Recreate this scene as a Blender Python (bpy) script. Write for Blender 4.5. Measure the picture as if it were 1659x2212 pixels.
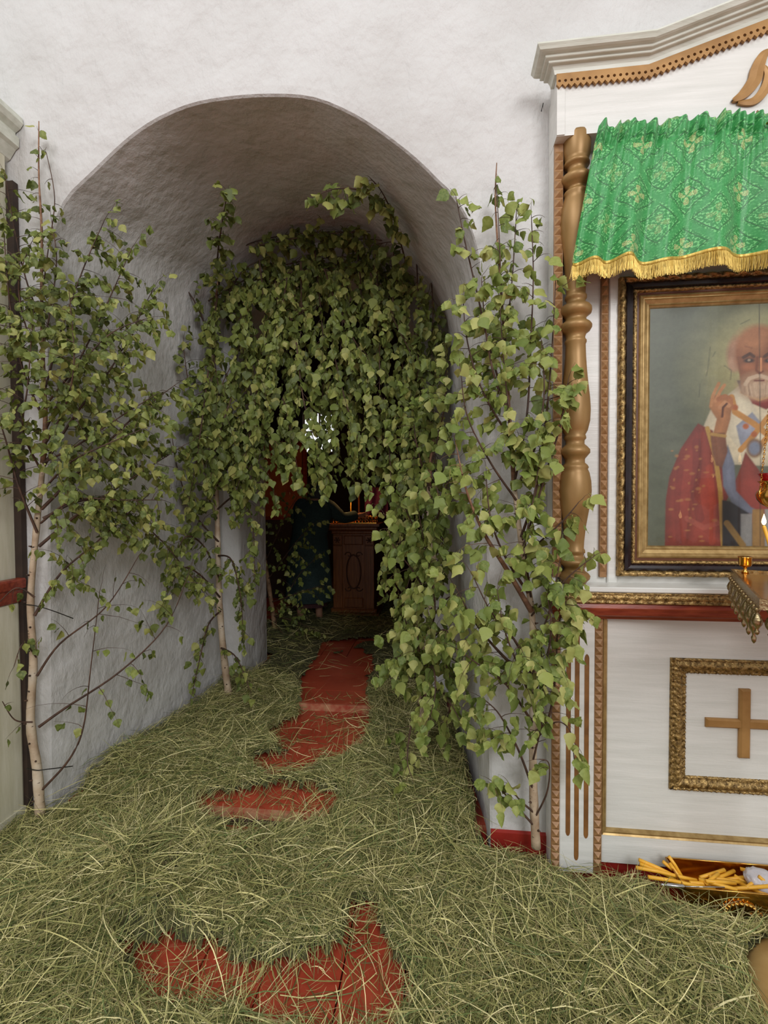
import bpy, bmesh, math, random
import numpy as np
from mathutils import Vector, Matrix, Quaternion
for o in list(bpy.data.objects): bpy.data.objects.remove(o, do_unlink=True)
S = bpy.context.scene; COL = S.collection
PI = math.pi
# ------------------------------------------------------------------ camera
FPX, CX0, CY0, HC = 1000.0, 829.5, 1106.0, 1.5
yaw, pit, rol = math.radians(6.45), math.radians(1.5), -0.005
fw = Vector((-math.sin(yaw)*math.cos(pit), math.cos(yaw)*math.cos(pit), -math.sin(pit)))
r0 = Vector((math.cos(yaw), math.sin(yaw), 0)); u0 = r0.cross(fw)
rt = r0*math.cos(rol)+u0*math.sin(rol); up = u0*math.cos(rol)-r0*math.sin(rol)
cd = bpy.data.cameras.new('camera'); cam = bpy.data.objects.new('camera', cd); COL.objects.link(cam)
cam.matrix_world = Matrix(((rt.x, up.x, -fw.x, 0), (rt.y, up.y, -fw.y, 0), (rt.z, up.z, -fw.z, HC), (0, 0, 0, 1)))
cd.sensor_fit = 'HORIZONTAL'; cd.sensor_width = 36; cd.lens = 36*FPX/1659; cd.clip_start = .02
S.camera = cam
# ------------------------------------------------------------------ light
w = bpy.data.worlds.new('world'); S.world = w; w.use_nodes = True
w.node_tree.nodes['Background'].inputs[0].default_value = (1, .985, .955, 1)
w.node_tree.nodes['Background'].inputs[1].default_value = .66
def area(name, loc, target, sx, sy, power, col):
    l = bpy.data.lights.new(name, 'AREA'); l.shape = 'RECTANGLE'; l.size = sx; l.size_y = sy; l.energy = power; l.color = col
    o = bpy.data.objects.new(name, l); COL.objects.link(o); o.location = loc
    o.rotation_euler = (Vector(target)-Vector(loc)).to_track_quat('-Z', 'Y').to_euler(); return o
area('nave_window_light', (-2.6, -2.6, 6.4), (-.2, 1.6, .6), 2.6, 2.6, 150, (.97, .98, 1))
area('nave_window_light', (2.2, -4.2, 4.5), (-.3, 1.9, 1.0), 2.2, 2.8, 215, (.99, .99, 1))
S.view_settings.view_transform = 'Standard'; S.view_settings.look = 'None'
S.view_settings.gamma = 1; S.view_settings.exposure = 0.0; S.view_settings.use_curve_mapping = False
# ------------------------------------------------------------------ pixel <-> place
def ray(px, py): return fw + rt*((px-CX0)/FPX) + up*((CY0-py)/FPX)
def at(px, py, Y): d = ray(px, py); return Vector((0, 0, HC)) + d*(Y/d.y)
def atz(px, py, z): d = ray(px, py); return Vector((0, 0, HC)) + d*((z-HC)/d.z)
# ------------------------------------------------------------------ materials
MT = {}
def newmat(name):
    m = bpy.data.materials.new(name); m.use_nodes = True; MT[name] = m
    nt = m.node_tree; return m, nt, nt.nodes['Principled BSDF']
def lin(c): return tuple((x/12.92 if x <= .04045 else ((x+.055)/1.055)**2.4) for x in [v/255 for v in c]) + (1,)
def N(nt, t, **k):
    n = nt.nodes.new(t)
    for a, v in k.items(): setattr(n, a, v)
    return n
def coords(nt, scale=(1, 1, 1), kind='Object'):
    tc = N(nt, 'ShaderNodeTexCoord'); mp = N(nt, 'ShaderNodeMapping'); mp.inputs['Scale'].default_value = scale
    nt.links.new(tc.outputs[kind], mp.inputs[0]); return mp.outputs[0]
def noise(nt, vec, scale, detail=4, rough=.55):
    n = N(nt, 'ShaderNodeTexNoise'); n.inputs['Scale'].default_value = scale
    n.inputs['Detail'].default_value = detail; n.inputs['Roughness'].default_value = rough
    nt.links.new(vec, n.inputs['Vector']); return n.outputs['Fac']
def ramp(nt, fac, stops):
    r = N(nt, 'ShaderNodeValToRGB'); e = r.color_ramp.elements
    while len(e) < len(stops): e.new(.5)
    for i, (p, c) in enumerate(stops): e[i].position = p; e[i].color = c
    nt.links.new(fac, r.inputs[0]); return r.outputs[0]
def mixc(nt, fac, a, b):
    m = N(nt, 'ShaderNodeMix', data_type='RGBA')
    for s, v in ((0, fac), (6, a), (7, b)):
        if hasattr(v, 'links') or hasattr(v, 'is_linked'): nt.links.new(v, m.inputs[s])
        else: m.inputs[s].default_value = v
    return m.outputs[2]
def bump(nt, bs, h, strength, dist, prev=None):
    b = N(nt, 'ShaderNodeBump'); b.inputs['Strength'].default_value = strength; b.inputs['Distance'].default_value = dist
    nt.links.new(h, b.inputs['Height'])
    if prev is not None: nt.links.new(prev, b.inputs['Normal'])
    nt.links.new(b.outputs[0], bs.inputs['Normal']); return b.outputs[0]
def basic(name, c1, c2=None, rough=.6, metal=0., sc=6, stretch=(1, 1, 1), bs_=None, bd=.004, bstr=.5, spec=.5, lo=.35, hi=.65):
    m, nt, b = newmat(name); v = coords(nt, stretch)
    b.inputs['Roughness'].default_value = rough; b.inputs['Metallic'].default_value = metal
    b.inputs['Specular IOR Level'].default_value = spec
    if c2: nt.links.new(ramp(nt, noise(nt, v, sc), [(lo, lin(c1)), (hi, lin(c2))]), b.inputs['Base Color'])
    else: b.inputs['Base Color'].default_value = lin(c1)
    if bs_: bump(nt, b, noise(nt, v, bs_, 5), bstr, bd)
    return m
# plaster: whitewash laid on by hand
m, nt, b = newmat('plaster'); v = coords(nt); v2 = coords(nt, (1, 1, .55))
c = ramp(nt, noise(nt, v, 1.6, 5), [(.3, lin((193, 191, 188))), (.62, lin((205, 204, 202)))])
st = ramp(nt, noise(nt, v2, 3.3, 6, .7), [(.62, (0, 0, 0, 1)), (.82, (.35, .35, .35, 1))])
nt.links.new(mixc(nt, st, c, lin((176, 172, 164))), b.inputs['Base Color']); b.inputs['Roughness'].default_value = .85
p = bump(nt, b, noise(nt, v, 5, 3, .5), .7, .045)
p = bump(nt, b, noise(nt, v2, 26, 6, .62), .65, .014, p)
bump(nt, b, noise(nt, v, 140, 3), .18, .002, p)
# red floor paint, worn
m, nt, b = newmat('floor_red'); v = coords(nt)
c = ramp(nt, noise(nt, v, 3, 5), [(.3, lin((146, 52, 34))), (.7, lin((180, 78, 54)))])
wr = ramp(nt, noise(nt, v, 22, 8, .75), [(.58, (0, 0, 0, 1)), (.7, (.55, .55, .55, 1))])
nt.links.new(mixc(nt, wr, c, lin((186, 120, 92))), b.inputs['Base Color']); b.inputs['Roughness'].default_value = .38
bump(nt, b, noise(nt, v, 30, 4), .2, .003)
basic('worn_edge', (186, 138, 104), (160, 66, 46), .6, sc=14)
basic('red_paint', (120, 26, 22), (158, 44, 34), .4, sc=5, bs_=30, bd=.002)
basic('red_wood', (112, 38, 22), (150, 66, 42), .36, sc=9, stretch=(1, 6, 6), bs_=40, bd=.001)
m, nt, b = newmat('white_wood'); v = coords(nt, (1, 8, 14)); vv = coords(nt)
c = ramp(nt, noise(nt, v, 3, 5), [(.3, lin((206, 206, 200))), (.7, lin((222, 221, 216)))])
st = ramp(nt, noise(nt, vv, 7, 8, .78), [(.66, (0, 0, 0, 1)), (.8, (.6, .6, .6, 1))])
nt.links.new(mixc(nt, st, c, lin((168, 164, 148))), b.inputs['Base Color']); b.inputs['Roughness'].default_value = .34
p = bump(nt, b, noise(nt, v, 14, 4), .3, .002); bump(nt, b, noise(nt, vv, 60, 3), .2, .002, p)
basic('cream_wood', (196, 192, 168), (212, 208, 188), .45, sc=4, stretch=(8, 8, 1), bs_=20, bd=.001)
basic('cornice_paint', (196, 198, 184), (214, 216, 204), .42, sc=6, stretch=(1, 5, 8), bs_=26, bd=.0015)
basic('gold_paint', (146, 106, 56), (176, 134, 80), .45, .2, sc=8, bs_=50, bd=.001, bstr=.3)
basic('stud_gold', (130, 94, 58), (160, 120, 78), .5, .1, sc=40)
basic('column_gold', (136, 104, 58), (164, 128, 78), .42, .3, sc=7, stretch=(1, 1, .4), bs_=40, bd=.001, bstr=.25)
m, nt, b = newmat('gilt_carved'); v = coords(nt)
n1 = noise(nt, v, 70, 3, .6)
nt.links.new(ramp(nt, n1, [(.35, lin((90, 68, 34))), (.6, lin((172, 142, 88)))]), b.inputs['Base Color'])
b.inputs['Roughness'].default_value = .34; b.inputs['Metallic'].default_value = .6; bump(nt, b, n1, .9, .006)
basic('gilt_smooth', (146, 118, 70), (178, 150, 98), .36, .45, sc=10, stretch=(3, 3, 3))
basic('dark_frame', (22, 14, 18), (36, 22, 26), .22, sc=20)
basic('groove_brown', (112, 72, 30), (136, 92, 44), .6, sc=20)
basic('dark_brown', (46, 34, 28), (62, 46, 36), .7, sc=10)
basic('nail_iron', (50, 48, 46), rough=.5, metal=.7)
basic('brass', (206, 160, 84), (190, 138, 62), .16, 1., sc=12)
basic('brass_satin', (204, 172, 114), (188, 152, 92), .5, .55, sc=9)
basic('silver_gilt', (176, 160, 124), (140, 120, 84), .22, 1., sc=60, bs_=160, bd=.003, bstr=.9)
basic('wax', (226, 164, 40), (238, 182, 62), .4, sc=20)
basic('wick', (30, 26, 22), rough=.9)
basic('steel', (190, 190, 192), rough=.2, metal=1.)
basic('lectern_wood', (120, 66, 30), (154, 92, 44), .4, sc=5, stretch=(10, 10, 1), bs_=30, bd=.001)
basic('lectern_dark', (76, 40, 20), (96, 52, 26), .45, sc=8)
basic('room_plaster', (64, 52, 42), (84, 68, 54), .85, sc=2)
basic('orange_board', (176, 98, 44), (150, 74, 34), .55, sc=4)
basic('coat_cloth', (40, 58, 58), (52, 72, 70), .9, sc=60)
basic('skirt_cloth', (70, 40, 44), (84, 50, 52), .9, sc=60)
basic('scarf_cloth', (58, 60, 62), (76, 78, 80), .9, sc=30)
basic('skin', (176, 130, 104), (184, 138, 112), .55, sc=20)
basic('shoe', (26, 24, 24), rough=.5)
basic('purple_cloth', (98, 36, 82), (78, 26, 64), .8, sc=20)
basic('twig', (58, 40, 32), (88, 62, 46), .7, sc=30)
basic('stick_bark', (110, 82, 56), (140, 108, 78), .7, sc=20, bs_=40, bd=.002)
def glow(name, col, s):
    m, nt, b = newmat(name); b.inputs['Base Color'].default_value = (0, 0, 0, 1)
    b.inputs['Emission Color'].default_value = col; b.inputs['Emission Strength'].default_value = s
glow('flame', (1, .62, .24, 1), 14); glow('flame_far', (1, .42, .12, 1), 9); glow('daylight_pane', (.95, .97, 1, 1), 1.3)
m, nt, b = newmat('ruby_glass'); b.inputs['Base Color'].default_value = (.55, .01, .02, 1); b.inputs['Transmission Weight'].default_value = .6; b.inputs['Roughness'].default_value = .06
m, nt, b = newmat('glass_pane'); nt.nodes.remove(b)
fr = N(nt, 'ShaderNodeFresnel'); fr.inputs[0].default_value = 1.3; tr = N(nt, 'ShaderNodeBsdfTransparent'); gl = N(nt, 'ShaderNodeBsdfGlossy'); gl.inputs['Roughness'].default_value = .015
mx = N(nt, 'ShaderNodeMixShader'); nt.links.new(fr.outputs[0], mx.inputs[0]); nt.links.new(tr.outputs[0], mx.inputs[1]); nt.links.new(gl.outputs[0], mx.inputs[2])
nt.links.new(mx.outputs[0], nt.nodes['Material Output'].inputs[0])
m, nt, b = newmat('plastic_bag'); b.inputs['Base Color'].default_value = lin((226, 224, 230)); b.inputs['Roughness'].default_value = .18; b.inputs['Transmission Weight'].default_value = .35; bump(nt, b, noise(nt, coords(nt), 60, 4), .6, .006)
# bark: white with dark lenticels
m, nt, b = newmat('birch_bark'); v = coords(nt, (1, 1, 3.2)); v3 = coords(nt)
c = ramp(nt, noise(nt, v3, 9, 5), [(.3, lin((152, 124, 98))), (.55, lin((194, 174, 148))), (.75, lin((218, 206, 188)))])
lt = ramp(nt, noise(nt, v, 28, 3, .6), [(.64, (0, 0, 0, 1)), (.7, (1, 1, 1, 1))])
nt.links.new(mixc(nt, lt, c, lin((62, 48, 40))), b.inputs['Base Color']); b.inputs['Roughness'].default_value = .65
bump(nt, b, noise(nt, v, 40, 4), .4, .003)
# bark of thin upper stems
basic('stem_bark', (104, 72, 52), (150, 112, 84), .65, sc=24, stretch=(1, 1, 2))
# leaves: colour varies leaf by leaf
def leafmat(name, stops, trans):
    m, nt, b = newmat(name); oi = N(nt, 'ShaderNodeObjectInfo'); a = N(nt, 'ShaderNodeAttribute', attribute_name='lr')
    ad = N(nt, 'ShaderNodeMath', operation='ADD'); nt.links.new(oi.outputs['Random'], ad.inputs[0]); nt.links.new(a.outputs['Fac'], ad.inputs[1])
    fr = N(nt, 'ShaderNodeMath', operation='FRACT'); nt.links.new(ad.outputs[0], fr.inputs[0])
    c = ramp(nt, fr.outputs[0], [(p, lin(q)) for p, q in stops])
    v = coords(nt); c2 = mixc(nt, ramp(nt, noise(nt, v, 90, 3), [(.4, (0, 0, 0, 1)), (.75, (.3, .3, .3, 1))]), c, lin((190, 196, 120)))
    nt.links.new(c2, b.inputs['Base Color']); b.inputs['Roughness'].default_value = .5; b.inputs['Specular IOR Level'].default_value = .35
    t = N(nt, 'ShaderNodeBsdfTranslucent'); nt.links.new(c2, t.inputs[0]); mx = N(nt, 'ShaderNodeMixShader'); mx.inputs[0].default_value = trans
    nt.links.new(b.outputs[0], mx.inputs[1]); nt.links.new(t.outputs[0], mx.inputs[2]); nt.links.new(mx.outputs[0], nt.nodes['Material Output'].inputs[0])
leafmat('leaf', [(0, (60, 74, 30)), (.3, (88, 102, 42)), (.7, (116, 127, 56)), (1, (158, 156, 88))], .2)
leafmat('leaf_bright', [(0, (84, 104, 42)), (.35, (116, 133, 60)), (.75, (144, 153, 77)), (1, (180, 178, 108))], .22)
# hay
m, nt, b = newmat('hay'); a = N(nt, 'ShaderNodeAttribute', attribute_name='hc'); nt.links.new(a.outputs['Color'], b.inputs['Base Color']); b.inputs['Roughness'].default_value = .55; b.inputs['Specular IOR Level'].default_value = .3
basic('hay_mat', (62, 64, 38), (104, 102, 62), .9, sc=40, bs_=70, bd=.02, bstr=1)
m, nt, b = newmat('icon_paint'); a = N(nt, 'ShaderNodeAttribute', attribute_name='paint'); v = coords(nt)
nn = ramp(nt, noise(nt, v, 60, 6, .7), [(.3, (.86, .86, .86, 1)), (.7, (1.08, 1.08, 1.08, 1))])
mm = N(nt, 'ShaderNodeMix', data_type='RGBA', blend_type='MULTIPLY'); mm.inputs[0].default_value = 1
nt.links.new(a.outputs['Color'], mm.inputs[6]); nt.links.new(nn, mm.inputs[7]); nt.links.new(mm.outputs[2], b.inputs['Base Color']); b.inputs['Roughness'].default_value = .4
# green brocade woven from uv: lozenges, rosettes and gold crosses
class X:
    def __init__(s, nt, sock): s.nt, s.s = nt, sock
    def op(s, o, b=None):
        n = N(s.nt, 'ShaderNodeMath', operation=o); s.nt.links.new(s.s, n.inputs[0])
        if isinstance(b, X): s.nt.links.new(b.s, n.inputs[1])
        elif b is not None: n.inputs[1].default_value = b
        return X(s.nt, n.outputs[0])
    def __add__(s, b): return s.op('ADD', b)
    def __sub__(s, b): return s.op('SUBTRACT', b)
    def __mul__(s, b): return s.op('MULTIPLY', b)
    def fr(s): return s.op('FRACT')
    def ab(s): return s.op('ABSOLUTE')
    def lt(s, b): return s.op('LESS_THAN', b)
    def mn(s, b): return s.op('MINIMUM', b)
    def mxx(s, b): return s.op('MAXIMUM', b)
m, nt, b = newmat('brocade'); tc = N(nt, 'ShaderNodeTexCoord'); sp = N(nt, 'ShaderNodeSeparateXYZ'); nt.links.new(tc.outputs['UV'], sp.inputs[0])
u, v_ = X(nt, sp.outputs[0]), X(nt, sp.outputs[1])           # one unit = one lozenge (about 11 cm)
p_, q_ = (u+v_), (u-v_)
a1, a2 = (p_.fr()-.5).ab(), (q_.fr()-.5).ab()                # 0.5 on lozenge borders
border = a1.mxx(a2).op('GREATER_THAN', .43)
border2 = ((a1.mxx(a2)-.36).ab()).lt(.014)
cu, cv = (p_.fr()-.5+(q_.fr()-.5)), (p_.fr()-.5-(q_.fr()-.5))   # centred cell coords
au, av = cu.ab(), cv.ab()
rr = (cu*cu+cv*cv).op('SQRT')
arm = (au.mn(av)-(au.mxx(av)*.42)).lt(.012)
cross = arm*rr.lt(.36)*(rr.op('GREATER_THAN', .05))
cross = cross*((au.mn(av)).op('LESS_THAN', .1))
pid = (p_.op('FLOOR')+q_.op('FLOOR')*1.0).op('MODULO', 2.0).ab()
ring = ((rr-.30).ab()).lt(.02)
fil = X(nt, noise(nt, coords(nt, (1, 1, 1), 'UV'), 26, 2)).op('GREATER_THAN', .55)
fil2 = X(nt, noise(nt, coords(nt, (1, 1, 1), 'UV'), 60, 2)).op('GREATER_THAN', .5)
base = mixc(nt, (fil*.75).s, lin((36, 130, 58)), lin((122, 206, 126)))
base = mixc(nt, (border*.8).s, base, lin((48, 146, 72)))
base = mixc(nt, (border2*.8).s, base, lin((20, 92, 38)))
base = mixc(nt, (ring*pid*.8).s, base, lin((16, 88, 38)))
gold = (cross*(fil2*.5+.12)*(pid*.6+.4))
base = mixc(nt, gold.s, base, lin((214, 206, 138)))
nt.links.new(base, b.inputs['Base Color']); b.inputs['Roughness'].default_value = .42; b.inputs['Sheen Weight'].default_value = .2
bump(nt, b, (fil*.5+fil2*.5).s, .25, .002)
basic('fringe_gold', (178, 142, 52), (214, 184, 96), .4, .4, sc=120, stretch=(1, 1, .05))
# ------------------------------------------------------------------ mesh helpers
class MB:
    def __init__(s): s.v = []; s.f = []; s.sm = []
    def add(s, vs, fs, smooth=False):
        k = len(s.v); s.v += [tuple(p) for p in vs]; s.f += [tuple(i+k for i in q) for q in fs]; s.sm += [smooth]*len(fs); return s
    def box(s, x0, x1, y0, y1, z0, z1):
        return s.add([(x, y, z) for x in (x0, x1) for y in (y0, y1) for z in (z0, z1)],
                     [(0, 1, 3, 2), (4, 6, 7, 5), (0, 4, 5, 1), (2, 3, 7, 6), (0, 2, 6, 4), (1, 5, 7, 3)])
    def bbox(s, x0, x1, y0, y1, z0, z1, c=.004):          # box with a chamfered front (towards -y)
        s.add([(x0, y1, z0), (x1, y1, z0), (x1, y1, z1), (x0, y1, z1), (x0, y0+c, z0), (x1, y0+c, z0), (x1, y0+c, z1), (x0, y0+c, z1),
               (x0+c, y0, z0+c), (x1-c, y0, z0+c), (x1-c, y0, z1-c), (x0+c, y0, z1-c)],
              [(0, 3, 2, 1), (0, 1, 5, 4), (1, 2, 6, 5), (2, 3, 7, 6), (3, 0, 4, 7), (4, 5, 9, 8), (5, 6, 10, 9), (6, 7, 11, 10), (7, 4, 8, 11), (8, 9, 10, 11)]); return s
    def tube(s, pts, rad, n=6, cap=True):
        pts = [Vector(p) for p in pts]; vs = []; fs = []
        for i, p in enumerate(pts):
            t = (pts[min(i+1, len(pts)-1)]-pts[max(i-1, 0)])
            t = t.normalized() if t.length > 1e-9 else Vector((0, 0, 1))
            a = t.cross(Vector((0, 0, 1)) if abs(t.z) < .9 else Vector((0, 1, 0))).normalized(); bb = t.cross(a)
            r = rad[i] if isinstance(rad, (list, tuple)) else rad
            for k in range(n): vs.append(p+(a*math.cos(2*PI*k/n)+bb*math.sin(2*PI*k/n))*r)
        for i in range(len(pts)-1):
            for k in range(n): fs.append((i*n+k, i*n+(k+1) % n, (i+1)*n+(k+1) % n, (i+1)*n+k))
        if cap: fs.append(tuple(range(n-1, -1, -1))); fs.append(tuple((len(pts)-1)*n+k for k in range(n)))
        return s.add(vs, fs, True)
    def lathe(s, c, prof, n=24, cap=True):                 # prof: (z, r) about vertical axis at c
        vs = []; fs = []
        for z, r in prof:
            for k in range(n): vs.append((c[0]+r*math.cos(2*PI*k/n), c[1]+r*math.sin(2*PI*k/n), c[2]+z))
        for i in range(len(prof)-1):
            for k in range(n): fs.append((i*n+k, i*n+(k+1) % n, (i+1)*n+(k+1) % n, (i+1)*n+k))
        if cap: fs.append(tuple(range(n-1, -1, -1))); fs.append(tuple((len(prof)-1)*n+k for k in range(n)))
        return s.add(vs, fs, True)
    def mesh(s, name):
        me = bpy.data.meshes.new(name); me.from_pydata(s.v, [], s.f); me.update()
        me.polygons.foreach_set('use_smooth', s.sm); return me
    def build(s, name, mat, parent=None): return link(name, s.mesh(name), mat, parent)
def link(name, me, mat, parent=None):
    o = bpy.data.objects.new(name, me); COL.objects.link(o)
    if mat and not me.materials: me.materials.append(MT[mat])
    if parent is not None:
        o.parent = parent; o.location = -root_loc(parent)
    return o
def root_loc(p):
    l = Vector((0, 0, 0))
    while p is not None: l = l+p.location; p = p.parent
    return l
def tag(o, label, cat, group=None):
    o['label'] = label; o['category'] = cat
    if group: o['group'] = group
    return o
def thing(name, loc, label, cat, group=None):
    o = bpy.data.objects.new(name, None); COL.objects.link(o); o.location = loc; o.empty_display_size = .1
    return tag(o, label, cat, group)
def struct(name, mb, mat): o = mb.build(name, mat); o['kind'] = 'structure'; return o
def sharp(o, ang=35):
    me = o.data
    try: me.set_sharp_from_angle(angle=math.radians(ang))
    except Exception: pass
    return o
rng = random.Random(7); nr = np.random.default_rng(11)
# ------------------------------------------------------------------ the setting
YW, YB = 1.93, 3.24
ARCH = [(-1.79, -.02), (-1.775, .9), (-1.75, 1.9), (-1.732, 2.55), (-1.669, 2.811), (-1.508, 2.96), (-1.286, 3.12), (-1.071, 3.2), (-.862, 3.217), (-.659, 3.206),
        (-.5, 3.175), (-.344, 3.098), (-.209, 3.001), (-.077, 2.887), (.017, 2.787), (.082, 2.715), (.146, 2.58), (.183, 2.38), (.2, 1.9), (.212, .9), (.222, -.02)]
def resample(P, n):
    P = [Vector((a, 0, b_)) for a, b_ in P]
    out = []                                              # Catmull-Rom then even spacing
    for i in range(len(P)-1):
        p0, p1, p2, p3 = P[max(i-1, 0)], P[i], P[i+1], P[min(i+2, len(P)-1)]
        for k in range(12):
            t = k/12; out.append(.5*((2*p1)+(p2-p0)*t+(2*p0-5*p1+4*p2-p3)*t*t+(3*p1-p0-3*p2+p3)*t**3))
    out.append(P[-1]); L = [0]
    for i in range(1, len(out)): L.append(L[-1]+(out[i]-out[i-1]).length)
    res = []; j = 0
    for k in range(n):
        d = L[-1]*k/(n-1)
        while j < len(L)-2 and L[j+1] < d: j += 1
        t = (d-L[j])/max(1e-9, L[j+1]-L[j]); res.append(out[j].lerp(out[j+1], t))
    return [(p.x, p.z) for p in res]
AR = resample(ARCH, 121); NA = len(AR)
def backpt(x, z):                                         # the passage narrows a little and rises towards the portal
    cx = -.77; return (cx+(x-cx)*(.79 if x < cx else .86), z*1.03 if z > 1 else z)
wn = [[0.004*math.sin(i*.9+k*1.3)+.006*math.sin(i*.31+k*.7+1)+.003*math.sin(i*2.1-k) for k in range(12)] for i in range(NA)]
mb = MB(); vs = []; fs = []
def outer(x, z, cx=-.77):
    dx, dz = x-cx, z+.02; L = 1e9
    if abs(dx) > 1e-6: L = min(L, ((5.2-cx) if dx > 0 else (5.0+cx))/abs(dx))
    if dz > 1e-6: L = min(L, 6.4/dz)
    return (cx+dx*L, z+dz*(L-1))
for i, (x, z) in enumerate(AR):
    ox, oz = outer(x, z); mx_, mz_ = x+(ox-x)*.012, z+(oz-z)*.012
    vs += [(x, YW+.012, z), (x+(ox-x)*.002, YW+.003, z+(oz-z)*.002), (mx_, YW, mz_), (ox, YW, oz)]
for i in range(NA-1):
    for k in range(3): fs.append((i*4+k, i*4+k+1, (i+1)*4+k+1, (i+1)*4+k))
mb.add(vs, fs); struct('wall_front', mb, 'plaster')
# corner pieces of the wall above, off the picture
mb = MB(); mb.add([(5.2, YW, 6.4), (5.2, YW, -.02), (9, YW, -.02), (9, YW, 6.4)], [(0, 1, 2, 3)]); struct('wall_front_end', mb, 'plaster')
mb = MB(); vs = []; fs = []; ND = 12
for i, (x, z) in enumerate(AR):
    bx, bz = backpt(x, z)
    for k in range(ND):
        t = k/(ND-1); n_ = wn[i][k]*(0 if k == 0 else 1); cx, cz = -.77, 1.9
        dx, dz = x-cx, max(0, z-cz); l = math.hypot(dx, dz) or 1
        vs.append((x+(bx-x)*t+dx/l*n_, YW+.012+(YB-YW-.012)*t, z+(bz-z)*t+dz/l*n_))
for i in range(NA-1):
    for k in range(ND-1): fs.append((i*ND+k, (i+1)*ND+k, (i+1)*ND+k+1, i*ND+k+1))
mb.add(vs, fs, True); struct('wall_passage', mb, 'plaster')
# the portal wall at the end of the passage, with its own opening and reveal
POR = resample([(-1.43, 0), (-1.43, 1.2), (-1.43, 2.35), (-1.37, 2.75), (-1.12, 3.04), (-.77, 3.13), (-.42, 3.04), (-.17, 2.75), (-.1, 2.35), (-.1, 1.2), (-.1, 0)], 61)
mb = MB(); vs = []; fs = []; YR = 3.78
for i, (x, z) in enumerate(POR):
    j = int(i*(NA-1)/60+.5); bx, bz = backpt(*AR[j]); bx += .05*(1 if bx > -.77 else -1); bz += .05
    s_ = -.025 if x < -.77 else .025
    vs += [(bx, YB, bz), (x+s_*.8, YB-.004, z), (x+s_*.15, YB+.006, z), (x, YB+.03, z), (x, YR-.02, z), (x+s_*.5, YR, z), (x+(4 if x > -.77 else -4)*(1 if z < 2.3 else .6), YR, max(z, 0)*1.9)]
for i in range(60):
    for k in range(6): fs.append((i*7+k, i*7+k+1, (i+1)*7+k+1, (i+1)*7+k))
mb.add(vs, fs, True); sharp(struct('wall_portal', mb, 'plaster'), 60)
# dim room beyond
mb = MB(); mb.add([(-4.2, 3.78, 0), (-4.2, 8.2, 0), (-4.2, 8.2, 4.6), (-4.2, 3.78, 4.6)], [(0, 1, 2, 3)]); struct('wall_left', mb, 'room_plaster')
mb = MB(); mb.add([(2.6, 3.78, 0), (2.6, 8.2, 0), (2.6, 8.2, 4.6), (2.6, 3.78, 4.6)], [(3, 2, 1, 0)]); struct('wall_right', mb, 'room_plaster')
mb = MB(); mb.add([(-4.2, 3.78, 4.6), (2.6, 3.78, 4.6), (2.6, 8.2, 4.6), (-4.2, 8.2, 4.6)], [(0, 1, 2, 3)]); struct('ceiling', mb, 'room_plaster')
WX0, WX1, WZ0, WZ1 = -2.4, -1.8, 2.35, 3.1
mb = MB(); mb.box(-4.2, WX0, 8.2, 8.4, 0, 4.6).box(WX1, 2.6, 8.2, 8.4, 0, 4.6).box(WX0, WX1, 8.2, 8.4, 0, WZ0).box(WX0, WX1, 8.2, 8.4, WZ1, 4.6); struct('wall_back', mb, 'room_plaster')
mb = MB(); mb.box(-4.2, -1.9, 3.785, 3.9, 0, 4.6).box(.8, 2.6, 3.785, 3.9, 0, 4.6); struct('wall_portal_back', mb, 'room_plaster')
wf = MB()
for a_ in (WX0, (WX0+WX1)/2-.015, WX1-.03): wf.box(a_, a_+.03, 8.24, 8.28, WZ0, WZ1)
for a_ in (WZ0, (WZ0+WZ1)/2, WZ1-.03): wf.box(WX0, WX1, 8.24, 8.28, a_, a_+.03)
win = struct('window_1', wf, 'white_wood')
for i in range(2):
    for k in range(2):
        xa = WX0+.03+i*.3; za = WZ0+.03+k*.375
        MB().box(xa, xa+.255, 8.258, 8.264, za, za+.33).build('pane', 'daylight_pane', win)
# floors: nave planks run towards the passage, passage boards lie across it, two low steps
fl = struct('floor', MB().box(-5, 5.2, -3.5, YW+.02, -.06, -.022), 'dark_brown')
pk = {}
x = -2.6; i = 0
while x < 2.2:
    wd = .2+.06*((i*7) % 5)/4
    o = MB().box(x+.0025, x+wd-.0025, -.6, YW+.1, -.022, -.0015*(i % 3)).build('plank', 'floor_red', fl); x += wd; i += 1
MB().box(-5, -2.6, -3.5, YW, -.022, -.001).build('plank_side', 'floor_red', fl); MB().box(x, 5.2, -3.5, YW, -.022, -.001).build('plank_side', 'floor_red', fl)
MB().box(-2.6, x, -3.5, -.605, -.022, -.001).build('plank_side', 'floor_red', fl)
fp = struct('floor_passage', MB().box(-1.8, .24, YW+.08, YB+.6, -.06, .02), 'dark_brown')
yy = 2.06; j = 0
for wd in (.16, .22, .22, .23, .2):
    MB().box(-1.8, .24, yy+.003, yy+wd-.003, .02, .05-.001*(j % 2)).build('board', 'floor_red', fp); yy += wd; j += 1
MB().box(-1.8, .24, 2.03, 2.062, -.02, .049).build('step_edge', 'worn_edge', fp)
MB().box(-1.8, .24, yy-.012, yy+.003, .02, .098).build('step_edge', 'worn_edge', fp)
for wd in (.22, .24, .25, .24):
    MB().box(-1.8, .24, yy+.003, yy+wd-.003, .05, .1-.001*(j % 2)).build('board', 'floor_red', fp); yy += wd; j += 1
fr_ = struct('floor_room', MB().box(-4.2, 2.6, yy, 8.3, .02, .06), 'dark_brown')
x = -3.2; i = 0
while x < 1.6:
    MB().box(x+.003, x+.237, yy, 8.2, .06, .1).build('plank', 'floor_red', fr_); x += .24; i += 1
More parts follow.
